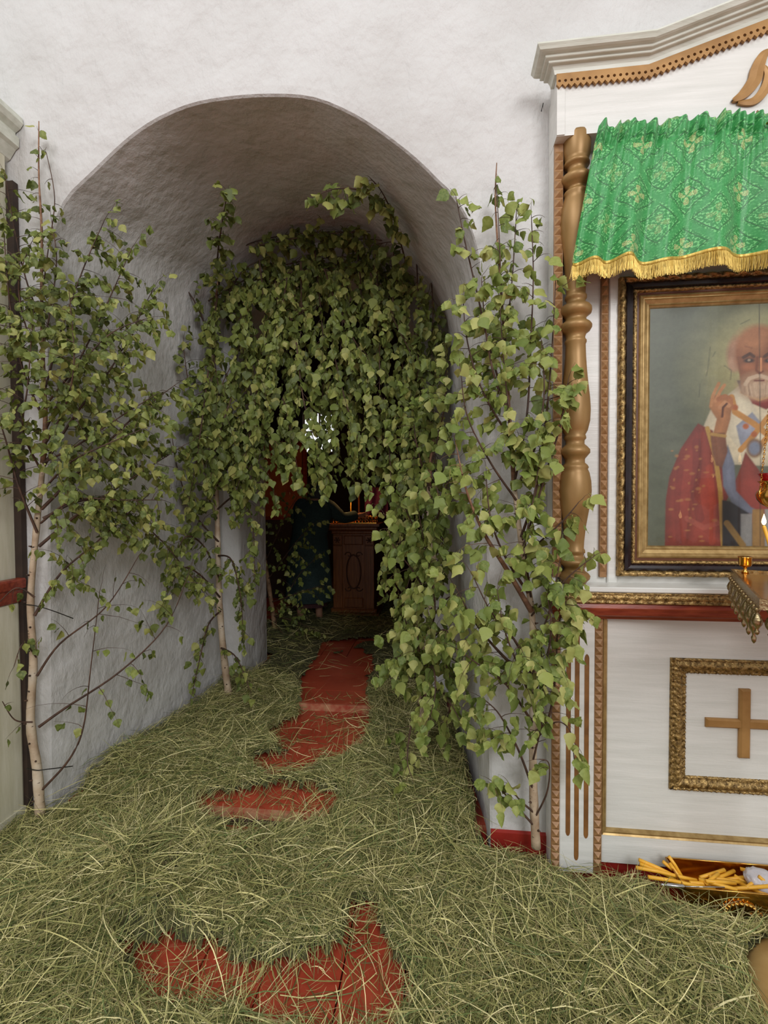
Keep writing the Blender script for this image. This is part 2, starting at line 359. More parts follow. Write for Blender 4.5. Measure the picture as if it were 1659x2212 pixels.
# red painted skirting
def skirt(name, pts, h, z0):
    mb = MB()
    for (xa, ya), (xb, yb) in zip(pts, pts[1:]):
        d = Vector((xb-xa, yb-ya, 0)).normalized(); n = Vector((-d.y, d.x, 0))*.012
        a, b_ = Vector((xa, ya, 0)), Vector((xb, yb, 0))
        mb.add([a+Vector((0, 0, z0)), b_+Vector((0, 0, z0)), b_+Vector((0, 0, h)), a+Vector((0, 0, h)), a+n+Vector((0, 0, z0)), b_+n+Vector((0, 0, z0)), b_+n+Vector((0, 0, h-.006)), a+n+Vector((0, 0, h-.006))],
               [(0, 3, 2, 1), (4, 5, 6, 7), (0, 1, 5, 4), (3, 7, 6, 2), (0, 4, 7, 3), (1, 2, 6, 5)])
    struct(name, mb, 'red_paint')
skirt('baseboard_right', [(.5, YW), (.222, YW)], .13, 0)
skirt('baseboard_passage_right', [(.212, YW+.03), (.09, YB-.01)], .05, 0)
skirt('baseboard_portal_left', [(-1.43, YR-.02), (-1.43, YB+.03)], .15, .05)
# ------------------------------------------------------------------ icon case on the right
CXC = 1.165                                               # its middle
case = thing('icon_case', (CXC, 1.88, 0), 'tall white wooden icon case with gold trim, red ledge and pediment', 'icon case')
YF = 1.84
def part(name, mb, mat, par=None): return mb.build(name, mat, par or case)
XL = .447; XR = 2*CXC-XL
part('back_panel', MB().box(XL+.01, XR-.01, 1.895, 1.928, .1, 3.1), 'white_wood')
part('plinth', MB().box(XL+.05, XR-.05, 1.862, 1.928, 0, .12), 'red_paint')
part('side_board', MB().box(XL-.003, XL+.012, 1.85, 1.928, .04, 3.03), 'white_wood')
part('side_board', MB().box(XR-.012, XR+.003, 1.85, 1.928, .04, 3.03), 'white_wood')
# the lower panel and its rail
part('lower_panel', MB().box(.62, XR-.17, 1.868, 1.896, .12, 1.06), 'white_wood')
part('bottom_rail', MB().box(.63, XR-.18, 1.852, 1.87, .085, .195), 'white_wood')
# pilasters with three routed grooves
def pilaster(x0, x1):
    p = part('pilaster', MB().bbox(x0, x1, YF-.004, 1.895, .045, 1.045, .003), 'white_wood')
    w_ = x1-x0
    for fx, z0, z1 in ((.24, .19, .915), (.49, .095, 1.005), (.77, .185, .905)):
        xc = x0+fx*w_; m_ = MB(); pr = []
        for (dx, dy) in ((-.0085, -.0045), (-.006, -.0015), (0, .0005-.002), (.006, -.0015), (.0085, -.0045)): pr.append((dx, dy))
        vs = []; K = 14
        zs = [z0+(z1-z0)*t for t in [0, .008, .02]+[.02+.96*k/8 for k in range(1, 9)]+[.992, 1]]
        for z in zs:
            e = min(1, math.sqrt(max(0, min(z-z0, z1-z))/.012+.03))
            for dx, dy in pr: vs.append((xc+dx*e, YF-.0046+(dy+.0045)*.4-.0008, z))
        fs = [(i*5+k, i*5+k+1, (i+1)*5+k+1, (i+1)*5+k) for i in range(len(zs)-1) for k in range(4)]
        m_.add(vs, fs); m_.build('groove', 'groove_brown', p)
pilaster(.475, .602); pilaster(2*CXC-.602, 2*CXC-.475)
# strips of diamond-cut studs, one object to a stud
def pyr(w_, h_, d):
    m_ = MB(); a, c = w_/2, h_/2
    m_.add([(-a, 0, -c), (a, 0, -c), (a, 0, c), (-a, 0, c), (0, -d, -.04*h_)], [(0, 1, 4), (1, 2, 4), (2, 3, 4), (3, 0, 4)])
    return m_.mesh('stud')
def studs(x0, x1, z0, z1, yf, pitch):
    s_ = part('stud_strip', MB().box(x0, x1, yf, yf+.05, z0, z1), 'stud_gold')
    me = pyr(x1-x0-.002, pitch*.94, .011); me.materials.append(MT['stud_gold'])
    n = int((z1-z0-.03)/pitch); off = s_.location+case.location
    for k in range(n):
        o = bpy.data.objects.new('stud', me); COL.objects.link(o); o.parent = s_
        o.location = Vector(((x0+x1)/2, yf, z0+.02+pitch*(k+.5)))-root_loc(s_)
for mir in (0, 1):
    def mx2(a, b_): return (a, b_) if not mir else (2*CXC-b_, 2*CXC-a)
    a, b_ = mx2(XL-.002, XL+.03); studs(a, b_, .035, 1.04, YF, .0308); studs(a, b_, 1.2, 2.835, YF, .0345)
    a, b_ = mx2(.604, .633); studs(a, b_, .05, 1.04, YF+.002, .0308)
    a, b_ = mx2(.632, .657); studs(a, b_, 1.195, 2.6, 1.878, .0355)
    a, b_ = mx2(.662, .7); part('stile', MB().bbox(a, b_, 1.882, 1.9, 1.17, 2.7), 'white_wood')
# mitred frames swept from a profile; the carved ones are really carved
def frame(x0, x1, z0, z1, yback, prof, seg=1, carve=None, sides=(0, 1, 2, 3)):
    m_ = MB(); corners = [(x0, z0), (x1, z0), (x1, z1), (x0, z1)]; inn = [(1, 1), (-1, 1), (-1, -1), (1, -1)]
    for sd in sides:
        (xa, za), (xb, zb) = corners[sd], corners[(sd+1) % 4]; ia, ib = inn[sd], inn[(sd+1) % 4]; vs = []
        L = math.hypot(xb-xa, zb-za)
        for k in range(seg+1):
            t = k/seg
            for j, (a, h) in enumerate(prof):
                px_, pz_ = xa+ia[0]*a, za+ia[1]*a; qx, qz = xb+ib[0]*a, zb+ib[1]*a
                hh = h+(carve(t*L, j, a) if carve and 0 < j < len(prof)-1 else 0)
                vs.append((px_+(qx-px_)*t, yback-hh, pz_+(qz-pz_)*t))
        n = len(prof); fs = [(k*n+j, (k+1)*n+j, (k+1)*n+j+1, k*n+j+1) for k in range(seg) for j in range(n-1)]
        m_.add(vs, fs, bool(carve))
    return m_
def leafy(amp, per, w_):
    def f(s, j, a):
        u_ = (s/per) % 1; q = abs(a/w_-.5)*2
        return amp*(abs(math.sin(PI*(u_*2+q*.8)))*.8+.5*math.sin(2*PI*(s/per*3.1+a/w_*2.3))-.3)
    return f
W = .03; part('panel_molding', frame(.633, XR-.186, .188, 1.055, 1.868, [(0, 0), (.001, .012), (.006, .018), (.012, .014), (.018, .016), (.024, .006), (.026, 0)], sides=(0, 1, 3)), 'gilt_smooth')
gx0, gx1 = .887, 2*1.148-.887
prof = [(0, 0), (.001, .012), (.006, .014), (.009, .009), (.014, .015), (.022, .02), (.03, .02), (.038, .015), (.044, .009), (.05, .012), (.056, .008), (.058, 0)]
part('square_frame', frame(gx0, gx1, .384, .892, 1.87, prof, 110, leafy(.0055, .05, .058)), 'gilt_carved')
part('square_field', MB().box(gx0+.05, gx1-.05, 1.864, 1.87, .43, .85), 'white_wood')
m_ = MB(); xc, zc = 1.148, .65
def bar(m_, x0, x1, z0, z1, y0, y1, c=.006):
    return m_.bbox(x0, x1, y0, y1, z0, z1, c)
crs = part('cross', bar(bar(MB(), xc-.019, xc+.019, .523, .785, 1.848, 1.866), xc-.136, xc+.136, .634, .669, 1.85, 1.866), 'gold_paint')
# ledge: white sill, carved gilt strip, red moulded board
part('sill', MB().bbox(XL-.012, XR+.012, 1.79, 1.93, 1.152, 1.172), 'white_wood')
def strip(x0, x1, z0, z1, yf, depth, seg, carve):
    prof = [(0, 0), (0, depth*.7), (.1, depth), (.22, depth*.75), (.36, depth*.8), (.5, depth*.95), (.64, depth*.9), (.8, depth*.7), (.9, depth), (1, depth*.7), (1, 0)]; m_ = MB(); vs = []
    for k in range(seg+1):
        x = x0+(x1-x0)*k/seg
        for j, (a, h) in enumerate(prof): vs.append((x, yf+depth-h-(carve(x-x0, j, a*(z1-z0)) if 2 < j < 8 else 0), z0+a*(z1-z0)))
    n = len(prof); m_.add(vs, [(k*n+j, (k+1)*n+j, (k+1)*n+j+1, k*n+j+1) for k in range(seg) for j in range(n-1)]+[tuple(range(n)), tuple(seg*n+n-1-j for j in range(n))], True); return m_
part('carved_strip', strip(XL-.008, XR+.008, 1.108, 1.152, 1.792, .03, 260, leafy(.0055, .07, .044)), 'gilt_carved')
m_ = MB(); pr = [(0, 0), (.018, 0), (.03, .004), (.034, .012), (.036, .016), (.05, .018), (.056, .024), (.058, .03), (.06, .04), (.064, .052), (.06, .066), (.056, .07), (.0, .07)]
vs = []; XL2, XR2 = XL-.012, XR+.012
for (x, y, ox, oy) in ((XL2+.06, 1.93, -1, 0), (XL2+.06, 1.862, -1, -1), (XR2-.06, 1.862, 1, -1), (XR2-.06, 1.93, 1, 0)):
    for a, h in pr: vs.append((x+ox*a, y+oy*a, 1.04+h))
n = len(pr); m_.add(vs, [(k*n+j, (k+1)*n+j, (k+1)*n+j+1, k*n+j+1) for k in range(3) for j in range(n-1)])
part('red_ledge', m_, 'red_wood')
# turned columns
CP = [(295, 27), (300, 28), (318, 28.5), (334, 28), (345, 25.5), (351, 24), (354, 26), (358, 27), (361, 25), (364, 20), (369, 18.5), (375, 20), (381, 26), (385, 31), (390, 33.5), (396, 32), (402, 27), (407, 20), (411, 18.5), (415, 21), (418, 26), (422, 27), (426, 24.5),
      (440, 28.5), (460, 33), (485, 35), (510, 33.5), (540, 29), (575, 24), (605, 21.6), (632, 19.6), (638, 20), (641, 22.5), (646, 22.5), (649, 20), (654, 19.5), (658, 21), (662, 29), (667, 32.5), (673, 33), (679, 31.5), (684, 25), (688, 21.5), (692, 21.5), (696, 24), (700, 30), (705, 33.3), (710, 33), (717, 29), (722, 22), (729, 19.5), (734, 20), (737, 22.5), (741, 22.5), (745, 20.5),
      (770, 21.5), (800, 23.5), (830, 26.5), (860, 30), (885, 31.5), (910, 30.5), (930, 26), (940, 21), (943, 22.5), (948, 23), (952, 19.5), (960, 19.5), (966, 26), (972, 31), (979, 31), (985, 26), (992, 20.5), (1000, 20.5), (1005, 26), (1010, 28.5), (1014, 26.5), (1022, 30), (1040, 33.5), (1060, 34.5), (1085, 32.5), (1110, 28), (1140, 23), (1170, 20), (1184, 19.5), (1188, 22), (1193, 22.3), (1196, 19), (1201, 19), (1206, 27), (1211, 32), (1217, 31), (1223, 24), (1227, 21), (1232, 22), (1237, 29), (1243, 33), (1249, 32), (1254, 27), (1257, 22)]
AX, AY = .527, 1.846
prof = [(at(1245, y, AY).z, r*.00174) for y, r in CP]; prof[-1] = (1.172, prof[-1][1]); prof[0] = (2.86, prof[0][1])
for xx in (AX, 2*CXC-AX):
    o = part('column', MB().lathe((xx, AY, 0), prof, 28), 'column_gold')
# fascia, saw-toothed gold trim, cornice with its breaks
KX, PX_, PZ = .757, CXC, .118                               # where the cornice turns up, its peak
def zc_(x): return 0 if x <= KX else (PZ*(x-KX)/(PX_-KX) if x <= PX_ else (PZ*(2*PX_-KX-x)/(PX_-KX) if x < 2*PX_-KX else 0))
YFA = 1.802
m_ = MB(); xs = [XL-.004, KX, PX_, 2*PX_-KX, XR+.004]
for xa, xb in zip(xs, xs[1:]):
    vs = [(xa, YFA, 2.835), (xb, YFA, 2.835), (xb, YFA, 3.09+zc_(xb)), (xa, YFA, 3.09+zc_(xa)), (xa, 1.895, 2.835), (xb, 1.895, 2.835), (xb, 1.895, 3.09+zc_(xb)), (xa, 1.895, 3.09+zc_(xa))]
    m_.add(vs, [(0, 1, 2, 3), (0, 4, 5, 1), (4, 7, 6, 5), (3, 2, 6, 7)]+([(0, 3, 7, 4)] if xa == xs[0] else [])+([(1, 5, 6, 2)] if xb == xs[-1] else []))
part('fascia', m_, 'white_wood')
part('fascia_end_strip', MB().box(XL-.004, XL+.024, YFA-.004, YFA, 2.837, 3.06), 'white_wood')
ZT = 3.012                                                # underside of the trim's straight edge
def teeth(x0, x1, n):
    m_ = MB(); w_ = (x1-x0)/n; HB = .038; R = .0055; yf, yb = YFA-.012, YFA-.003
    for k in range(n):
        xa = x0+k*w_; xm = xa+w_/2
        out = [(xa, ZT), (xm, ZT-.012), (xa+w_, ZT), (xa+w_, ZT+.012), (xa+w_, ZT+HB), (xm, ZT+HB), (xa, ZT+HB), (xa, ZT+.012)]
        hole = [(-.7, -.7), (0, -1), (.7, -.7), (1, 0), (.7, .7), (0, 1), (-.7, .7), (-1, 0)]
        vs = [(x, yf, z+zc_(x)) for x, z in out]+[(xm+a*R, yf, ZT+.0115+c*R+zc_(xm)) for a, c in hole]+[(x, yb, z+zc_(x)) for x, z in out]+[(xm+a*R, yb, ZT+.0115+c*R+zc_(xm)) for a, c in hole]
        fs = [(i, (i+1) % 8, 8+(i+1) % 8, 8+i) for i in range(8)]+[(8+i, 8+(i+1) % 8, 24+(i+1) % 8, 24+i) for i in range(8)]+[(i, 16+i, 16+(i+1) % 8, (i+1) % 8) for i in (0, 1)]
        m_.add(vs, fs)
    return m_
part('sawtooth_trim', teeth(XL-.008, KX, 15), 'gold_paint'); part('sawtooth_trim', teeth(KX, PX_, 20), 'gold_paint')
part('sawtooth_trim', teeth(PX_, 2*PX_-KX, 20), 'gold_paint'); part('sawtooth_trim', teeth(2*PX_-KX, XR+.008, 15), 'gold_paint')
cpz = [(0, 0), (.008, .0), (.011, .016), (.016, .028), (.026, .029), (.028, .031), (.028, .039), (.037, .04), (.039, .042), (.039, .051), (.05, .052), (.056, .055), (.06, .063), (.064, .07), (.064, .076), (0, .079)]
m_ = MB(); vs = []; ZC = ZT+.036
path = [(XL-.004, 1.852, -1, 0, 0), (XL-.004, YFA-.002, -1, -1, 0), (KX, YFA-.002, 0, -1, 0), (PX_, YFA-.002, 0, -1, PZ), (2*PX_-KX, YFA-.002, 0, -1, 0), (XR+.004, YFA-.002, 1, -1, 0), (XR+.004, 1.852, 1, 0, 0)]
for x, y, ox, oy, dz in path:
    for a, h in cpz: vs.append((x+ox*a*1.3, y+oy*a*1.1, ZC+h*.86+dz))
n = len(cpz); m_.add(vs, [(k*n+j, (k+1)*n+j, (k+1)*n+j+1, k*n+j+1) for k in range(len(path)-1) for j in range(n-1)]+[tuple(range(n)), tuple((len(path)-1)*n+n-1-j for j in range(n))])
part('cornice', m_, 'cornice_paint')
# carved flourish on the pediment (a pair of curling leaves either side of the middle)
def ribbon(m_, pts, ws, yf, th):
    vs = []; P = [Vector((a, 0, c)) for a, c in pts]
    for i, p in enumerate(P):
        t = (P[min(i+1, len(P)-1)]-P[max(i-1, 0)]).normalized(); nn_ = Vector((-t.z, 0, t.x))
        vs += [(p+nn_*ws[i]+Vector((0, yf+.003, 0))), (p+Vector((0, yf, 0))), (p-nn_*ws[i]+Vector((0, yf+.003, 0))), (p+nn_*ws[i]+Vector((0, yf+th, 0))), (p-nn_*ws[i]+Vector((0, yf+th, 0)))]
    fs = []
    for i in range(len(P)-1):
        a, c = i*5, i*5+5; fs += [(a, a+1, c+1, c), (a+1, a+2, c+2, c+1), (a+3, a, c, c+3), (a+2, a+4, c+4, c+2)]
    m_.add(vs, fs)
def curve(ctrl, n=14):
    P = [Vector((a, 0, c)) for a, c in ctrl]; o_ = []
    for i in range(len(P)-1):
        p0, p1, p2, p3 = P[max(i-1, 0)], P[i], P[i+1], P[min(i+2, len(P)-1)]
        for k in range(n):
            t = k/n; q = .5*((2*p1)+(p2-p0)*t+(2*p0-5*p1+4*p2-p3)*t*t+(3*p1-p0-3*p2+p3)*t**3); o_.append((q.x, q.z))
    return o_+[ctrl[-1]]
for sg in (0, 1):
    m_ = MB(); f_ = lambda a: [((x if not sg else 2*PX_-x), z) for x, z in a]
    pts = [(px, py) for px, py in ((1578, 222), (1600, 210), (1625, 180), (1632, 155), (1645, 125), (1664, 112))]
    c1 = curve([(at(a, c, YFA).x, at(a, c, YFA).z) for a, c in pts], 8); n = len(c1)
    ribbon(m_, f_(c1), [.003+.019*math.sin(PI*min(1, i/n*1.05))**.8 for i in range(n)], YFA-.014, .012)
    c1 = curve([(at(a, c, YFA).x, at(a, c, YFA).z) for a, c in ((1590, 226), (1625, 222), (1650, 195), (1656, 165), (1645, 145))], 8); n = len(c1)
    ribbon(m_, f_(c1), [.003+.013*math.sin(PI*min(1, i/n*1.05))**.8 for i in range(n)], YFA-.012, .01)
    part('carved_flourish', m_, 'gold_paint')
# ------------------------------------------------------------------ the framed icon
IX0, IX1, IZ0, IZ1 = .692, 2*CXC-.692+.03, 1.2, 2.34
icon = thing('framed_icon', ((IX0+IX1)/2, 1.88, IZ0), 'glazed icon of a bearded bishop blessing, in a dark and gilt frame', 'icon')
YI = 1.894
rope = lambda amp, per: (lambda s, j, a: amp*math.sin(2*PI*(s/per+a/.03)))
frame(IX0, IX1, IZ0, IZ1, YI, [(0, 0), (.001, .028), (.005, .036), (.011, .04), (.017, .038), (.022, .032), (.024, .028)], 150, rope(.004, .05)).build('outer_gilt_molding', 'gilt_carved', icon)
frame(IX0+.023, IX1-.023, IZ0+.023, IZ1-.023, YI, [(0, .028), (.003, .034), (.012, .04), (.022, .038), (.028, .03)], 1).build('dark_molding', 'dark_frame', icon)
frame(IX0+.05, IX1-.05, IZ0+.05, IZ1-.05, YI, [(0, .028), (.003, .035), (.01, .036), (.014, .028)], 120, rope(.002, .02)).build('beaded_molding', 'gilt_carved', icon)
frame(IX0+.064, IX1-.064, IZ0+.064, IZ1-.064, YI, [(0, .028), (.006, .028), (.009, .026)], 1).build('red_slip', 'lectern_dark', icon)
frame(IX0+.072, IX1-.072, IZ0+.072, IZ1-.072, YI, [(0, .026), (.004, .032), (.01, .034), (.014, .03), (.017, .03), (.02, .026), (.032, .02), (.036, .021), (.039, .016), (.045, .012), (.05, .004)], 1).build('inner_gilt_molding', 'gilt_smooth', icon)
# painted canvas: a grid whose vertices carry the paint
cx0, cx1, cz0, cz1 = IX0+.115, IX1-.115, IZ0+.115, IZ1-.115
GW, GH = 230, 300
gx, gz = np.meshgrid(np.linspace(cx0, cx1, GW), np.linspace(cz0, cz1, GH))
def I(px, py): p = at(px, py, 1.885); return (p.x, p.z)
col = np.zeros((GH, GW, 3))
def L3(c): return np.array(lin(c)[:3])
n1 = (np.sin(gx*23+gz*11)+np.sin(gx*9-gz*31+2)+np.sin(gx*47+gz*5+1))/3
tz = (gz-cz0)/(cz1-cz0)
col[:] = L3((92, 98, 80))
col += (n1[..., None]*.012)+((1-tz)[..., None]*L3((24, 26, 22)))
def pin(poly):                                            # soft mask of a polygon given in picture points
    P = [I(*p) for p in poly]; ins = np.zeros(gx.shape, bool); dm = np.full(gx.shape, 9.)
    for (xa, za), (xb, zb) in zip(P, P[1:]+P[:1]):
        cond = ((za > gz) != (zb > gz)); xi = (xb-xa)*(gz-za)/((zb-za) if abs(zb-za) > 1e-9 else 1e-9)+xa
        ins ^= cond & (gx < xi)
        dx, dz = xb-xa, zb-za; t = np.clip(((gx-xa)*dx+(gz-za)*dz)/(dx*dx+dz*dz+1e-12), 0, 1); dm = np.minimum(dm, np.hypot(gx-xa-t*dx, gz-za-t*dz))
    return np.clip(np.where(ins, dm, -dm)/.005+.5, 0, 1), np.where(ins, dm, 0)
def put(mask, c): col[:] = col*(1-mask[..., None])+L3(c)*mask[..., None]
def poly(pts, c, shade=0, edge=None):
    m_, d = pin(pts); cc = L3(c); f_ = 1+shade*(np.clip(d/.04, 0, 1)-.5)+.1*n1*abs(shade)
    col[:] = col*(1-m_[..., None])+(cc*f_[..., None])*m_[..., None]
    if edge: put(np.clip(1-np.abs(d-.006)/.005, 0, 1)*m_, edge)
def line(pts, wd, c, al=1.):
    P = [I(*p) for p in pts]; dm = np.full(gx.shape, 9.)
    for (xa, za), (xb, zb) in zip(P, P[1:]):
        dx, dz = xb-xa, zb-za; t = np.clip(((gx-xa)*dx+(gz-za)*dz)/(dx*dx+dz*dz+1e-12), 0, 1); dm = np.minimum(dm, np.hypot(gx-xa-t*dx, gz-za-t*dz))
    put(np.clip((wd-dm)/.003+.5, 0, 1)*al, c)
def ell(cx, cy, rx, ry, c, soft=.2, al=1.):
    x, z = I(cx, cy); k = .0018; d = np.hypot((gx-x)/(rx*k), (gz-z)/(ry*k)); put(np.clip((1-d)/soft+.5, 0, 1)*al, c)
ell(1650, 790, 125, 125, (150, 148, 104), .9, .75); ell(1650, 790, 92, 100, (176, 168, 116), .7, .6)
# white shoulder cloth, robe, under-robe
poly([(1516, 930), (1535, 885), (1575, 850), (1600, 830), (1700, 830), (1760, 880), (1790, 960), (1740, 1010), (1500, 1000)], (196, 186, 158), .3)
poly([(1508, 915), (1500, 925), (1470, 970), (1446, 1030), (1438, 1080), (1436, 1180), (1560, 1180), (1562, 1100), (1600, 1010), (1610, 975), (1650, 1030), (1700, 1030), (1760, 960), (1800, 920), (1850, 1040), (1860, 1180), (1640, 1180), (1590, 1090), (1556, 1000), (1540, 930)], (134, 54, 42), .5)
poly([(1508, 915), (1530, 930), (1544, 1000), (1560, 1100), (1560, 1180), (1480, 1180), (1490, 1080), (1510, 1000)], (142, 58, 44), .6)
line([(1505, 955), (1506, 1010), (1500, 1060), (1512, 1120)], .016, (104, 40, 40), .45); line([(1470, 1010), (1462, 1080), (1466, 1170)], .012, (112, 40, 36), .4); line([(1532, 1010), (1540, 1090), (1538, 1170)], .012, (176, 72, 50), .5); line([(1484, 1120), (1520, 1140), (1550, 1130)], .01, (186, 104, 84), .35)
line([(1528, 925), (1545, 985), (1556, 1060), (1562, 1180)], .008, (176, 140, 66))
poly([(1560, 1080), (1612, 1090), (1640, 1180), (1560, 1180)], (42, 40, 44), .2)
poly([(1572, 960), (1586, 1000), (1590, 1060), (1622, 1095), (1650, 1110), (1620, 1110), (1580, 1085), (1562, 1050), (1560, 1000)], (122, 130, 150), .5)
poly([(1600, 1110), (1625, 1110), (1625, 1180), (1600, 1180)], (150, 150, 148), .3)
poly([(1625, 1100), (1650, 1100), (1652, 1180), (1625, 1180)], (166, 128, 70), .3)
poly([(1652, 1100), (1700, 1100), (1700, 1180), (1652, 1180)], (168, 168, 164), .3)
line([(1570, 1130), (1605, 1178)], .011, (150, 118, 60))
# omophorion: pale band with gold edges and crosses
poly([(1578, 855), (1604, 835), (1660, 930), (1720, 835), (1745, 855), (1690, 960), (1700, 975), (1600, 975), (1574, 940), (1570, 900)], (206, 198, 172), .2)
poly([(1590, 920), (1625, 890), (1650, 920), (1630, 950), (1600, 965)], (144, 150, 164), .3)
line([(1580, 858), (1588, 890), (1628, 915), (1660, 940)], .011, (186, 134, 66)); line([(1660, 900), (1620, 950), (1600, 972)], .01, (186, 134, 66))
line([(1740, 858), (1690, 910), (1640, 965)], .011, (186, 134, 66))
for q in ((1588, 880), (1611, 921), (1629, 938), (1668, 938)): ell(q[0], q[1], 6, 6, (170, 96, 52), .5)
for k in range(40):                                       # gold flecks of the brocade robe
    a_, b_ = rng.uniform(1445, 1555), rng.uniform(960, 1170); ell(a_, b_, rng.uniform(2, 6), rng.uniform(1.5, 3.5), (186, 132, 70), .8, .5)
# collar, head, beard, hair
poly([(1600, 830), (1690, 830), (1680, 868), (1655, 885), (1625, 872)], (136, 46, 40), .4); line([(1604, 846), (1640, 862), (1686, 846)], .008, (186, 140, 74))
poly([(1592, 822), (1602, 850), (1640, 860), (1680, 848), (1690, 815)], (48, 56, 72), .2)
ell(1590, 765, 18, 34, (160, 122, 94), .5); ell(1586, 785, 11, 16, (178, 142, 114), .5); ell(1592, 755, 8, 18, (186, 152, 124), .7, .7); ell(1692, 765, 16, 34, (150, 112, 86), .5)
ell(1640, 762, 48, 56, (148, 96, 62), .22); ell(1632, 735, 34, 26, (170, 118, 78), .9, .8); ell(1668, 770, 16, 40, (118, 74, 50), .9, .6)
poly([(1592, 770), (1600, 830), (1620, 850), (1660, 852), (1682, 830), (1690, 770)], (138, 88, 58), .3)
ell(1640, 834, 40, 28, (164, 132, 102), .6); ell(1636, 842, 26, 16, (184, 158, 130), .9)
for k in range(26):
    a_ = rng.uniform(1604, 1676); line([(a_, rng.uniform(822, 834)), (a_+rng.uniform(-3, 3)+(a_-1640)*-.1, rng.uniform(846, 858))], .0016, rng.choice([(206, 184, 156), (120, 92, 70), (190, 164, 134)]), .6)
for sx in (-1, 1):
    line([(1640+sx*12, 770), (1640+sx*20, 764), (1640+sx*34, 772)], .006, (84, 54, 40)); ell(1640+sx*22, 779, 10, 4.5, (60, 46, 42), .6); ell(1640+sx*22, 778, 3, 2.5, (160, 140, 120), .6)
    ell(1640+sx*24, 792, 12, 7, (176, 112, 74), .9, .6); line([(1640+sx*4, 812), (1640+sx*22, 818), (1640+sx*30, 830)], .007, (196, 172, 144)); line([(1640+sx*16, 752), (1640+sx*30, 748)], .003, (128, 80, 54), .6)
line([(1636, 772), (1634, 800), (1640, 806), (1648, 802)], .004, (122, 72, 48)); line([(1643, 775), (1643, 800)], .005, (206, 142, 96)); line([(1630, 822), (1650, 822)], .003, (110, 56, 44))
# blessing hand
poly([(1540, 940), (1548, 905), (1532, 880), (1535, 860), (1548, 852), (1575, 855), (1582, 870), (1578, 905), (1568, 940), (1566, 985), (1548, 1000), (1540, 970)], (176, 122, 78), .5)
line([(1536, 876), (1540, 855), (1548, 838), (1553, 828)], .006, (182, 130, 84)); line([(1546, 866), (1555, 846), (1565, 832)], .006, (190, 136, 90))
line([(1552, 862), (1566, 856), (1578, 862), (1579, 880)], .0085, (170, 112, 72)); line([(1556, 880), (1566, 870), (1574, 876)], .008, (196, 144, 100)); line([(1560, 900), (1562, 880), (1570, 872)], .004, (96, 56, 40))
poly([(1534, 935), (1566, 935), (1572, 975), (1560, 1010), (1546, 1005), (1538, 975)], (132, 84, 60), .4); line([(1538, 938), (1566, 942)], .006, (176, 140, 74))
ell(1630, 968, 16, 20, (126, 96, 66), .3); ell(1630, 968, 11, 14, (120, 130, 148), .5)
line([(1640, 650), (1641, 800), (1643, 1000), (1642, 1178)], .0016, (52, 46, 40), .8)
for pts in ([(1534, 750), (1530, 790), (1526, 812)], [(1545, 760), (1540, 770)], [(1512, 830), (1510, 858)], [(1565, 790), (1580, 800), (1578, 820)], [(1600, 700), (1620, 690)]): line(pts, .0016, (64, 70, 58), .6)
me = bpy.data.meshes.new('canvas')
idx = np.arange(GW*GH).reshape(GH, GW); q = np.stack([idx[:-1, :-1], idx[:-1, 1:], idx[1:, 1:], idx[1:, :-1]], -1).reshape(-1, 4)
co = np.stack([gx, np.full(gx.shape, 1.885), gz], -1).reshape(-1, 3)
def npmesh(me, co, q, k=4):
    me.vertices.add(len(co)); me.vertices.foreach_set('co', co.astype(np.float32).ravel())
    me.loops.add(q.size); me.loops.foreach_set('vertex_index', q.astype(np.int32).ravel())
    me.polygons.add(len(q)); me.polygons.foreach_set('loop_start', np.arange(0, q.size, k, dtype=np.int32)); me.update(calc_edges=True)
npmesh(me, co, q)
ca = me.color_attributes.new('paint', 'FLOAT_COLOR', 'POINT'); ca.data.foreach_set('color', np.concatenate([np.clip((col*.97+col.mean(-1, keepdims=True)*.03)*.97*(1+.10*n1[..., None]*np.sin(gz*90)[..., None]), 0, 1).reshape(-1, 3), np.ones((GW*GH, 1))], 1).astype(np.float32).ravel())
link('painted_canvas', me, 'icon_paint', icon)
MB().box(cx0-.004, cx1+.004, 1.8875, 1.889, cz0-.004, cz1+.004).build('backing_board', 'dark_brown', icon)
MB().add([(cx0, 1.878, cz0), (cx1, 1.878, cz0), (cx1, 1.878, cz1), (cx0, 1.878, cz1)], [(0, 1, 2, 3)]).build('glass', 'glass_pane', icon)
# ------------------------------------------------------------------ the green valance
pT0 = at(1288, 262, 1.775); pB0 = at(1237, 604, 1.765)
ct = thing('green_curtain', (CXC, 1.78, pT0.z), 'green brocade valance with gold crosses and fringe hung over the icon', 'curtain')
zt = pT0.z-.03; zb = pB0.z+.05; NU, NV = 520, 70
U, V = np.meshgrid(np.linspace(0, 1, NU), np.linspace(0, 1, NV))
xl = pT0.x+(pB0.x-pT0.x)*np.clip(V*1.02, 0, 1)**.9; xr = 2*CXC+.02-xl
wob = .02*np.sin(U*19+1)+.013*np.sin(U*41+.4)
Xc = xl+(xr-xl)*(U+wob*.12*(1-V))
rod = .13                                                 # where the gathering cord runs
g_hi = np.sin(U*260+3*np.sin(U*17))*.6+np.sin(U*173+2)*.4
g_lo = np.sin(U*66+2.2*np.sin(U*9)+.6)*.8+np.sin(U*31+1.1)*.5
amp_hi = .01*np.exp(-np.abs(V-rod)/.2)+.007*(V < rod)
amp_lo = .005+.024*np.clip((V-rod)/.8, 0, 1)
Yc = 1.752+.006*np.clip(V-rod, 0, 1)+g_hi*amp_hi-np.exp(-((V-rod)/.02)**2)*-.006+g_lo*amp_lo*np.clip(V*4, 0, 1)-.012*np.clip(V, 0, 1)
top = zt+.01*np.sin(U*70+2*np.sin(U*23))*.9+.006*np.sin(U*133)
bot = zb+.007*np.sin(U*21+.5)+.005*np.sin(U*47+1)
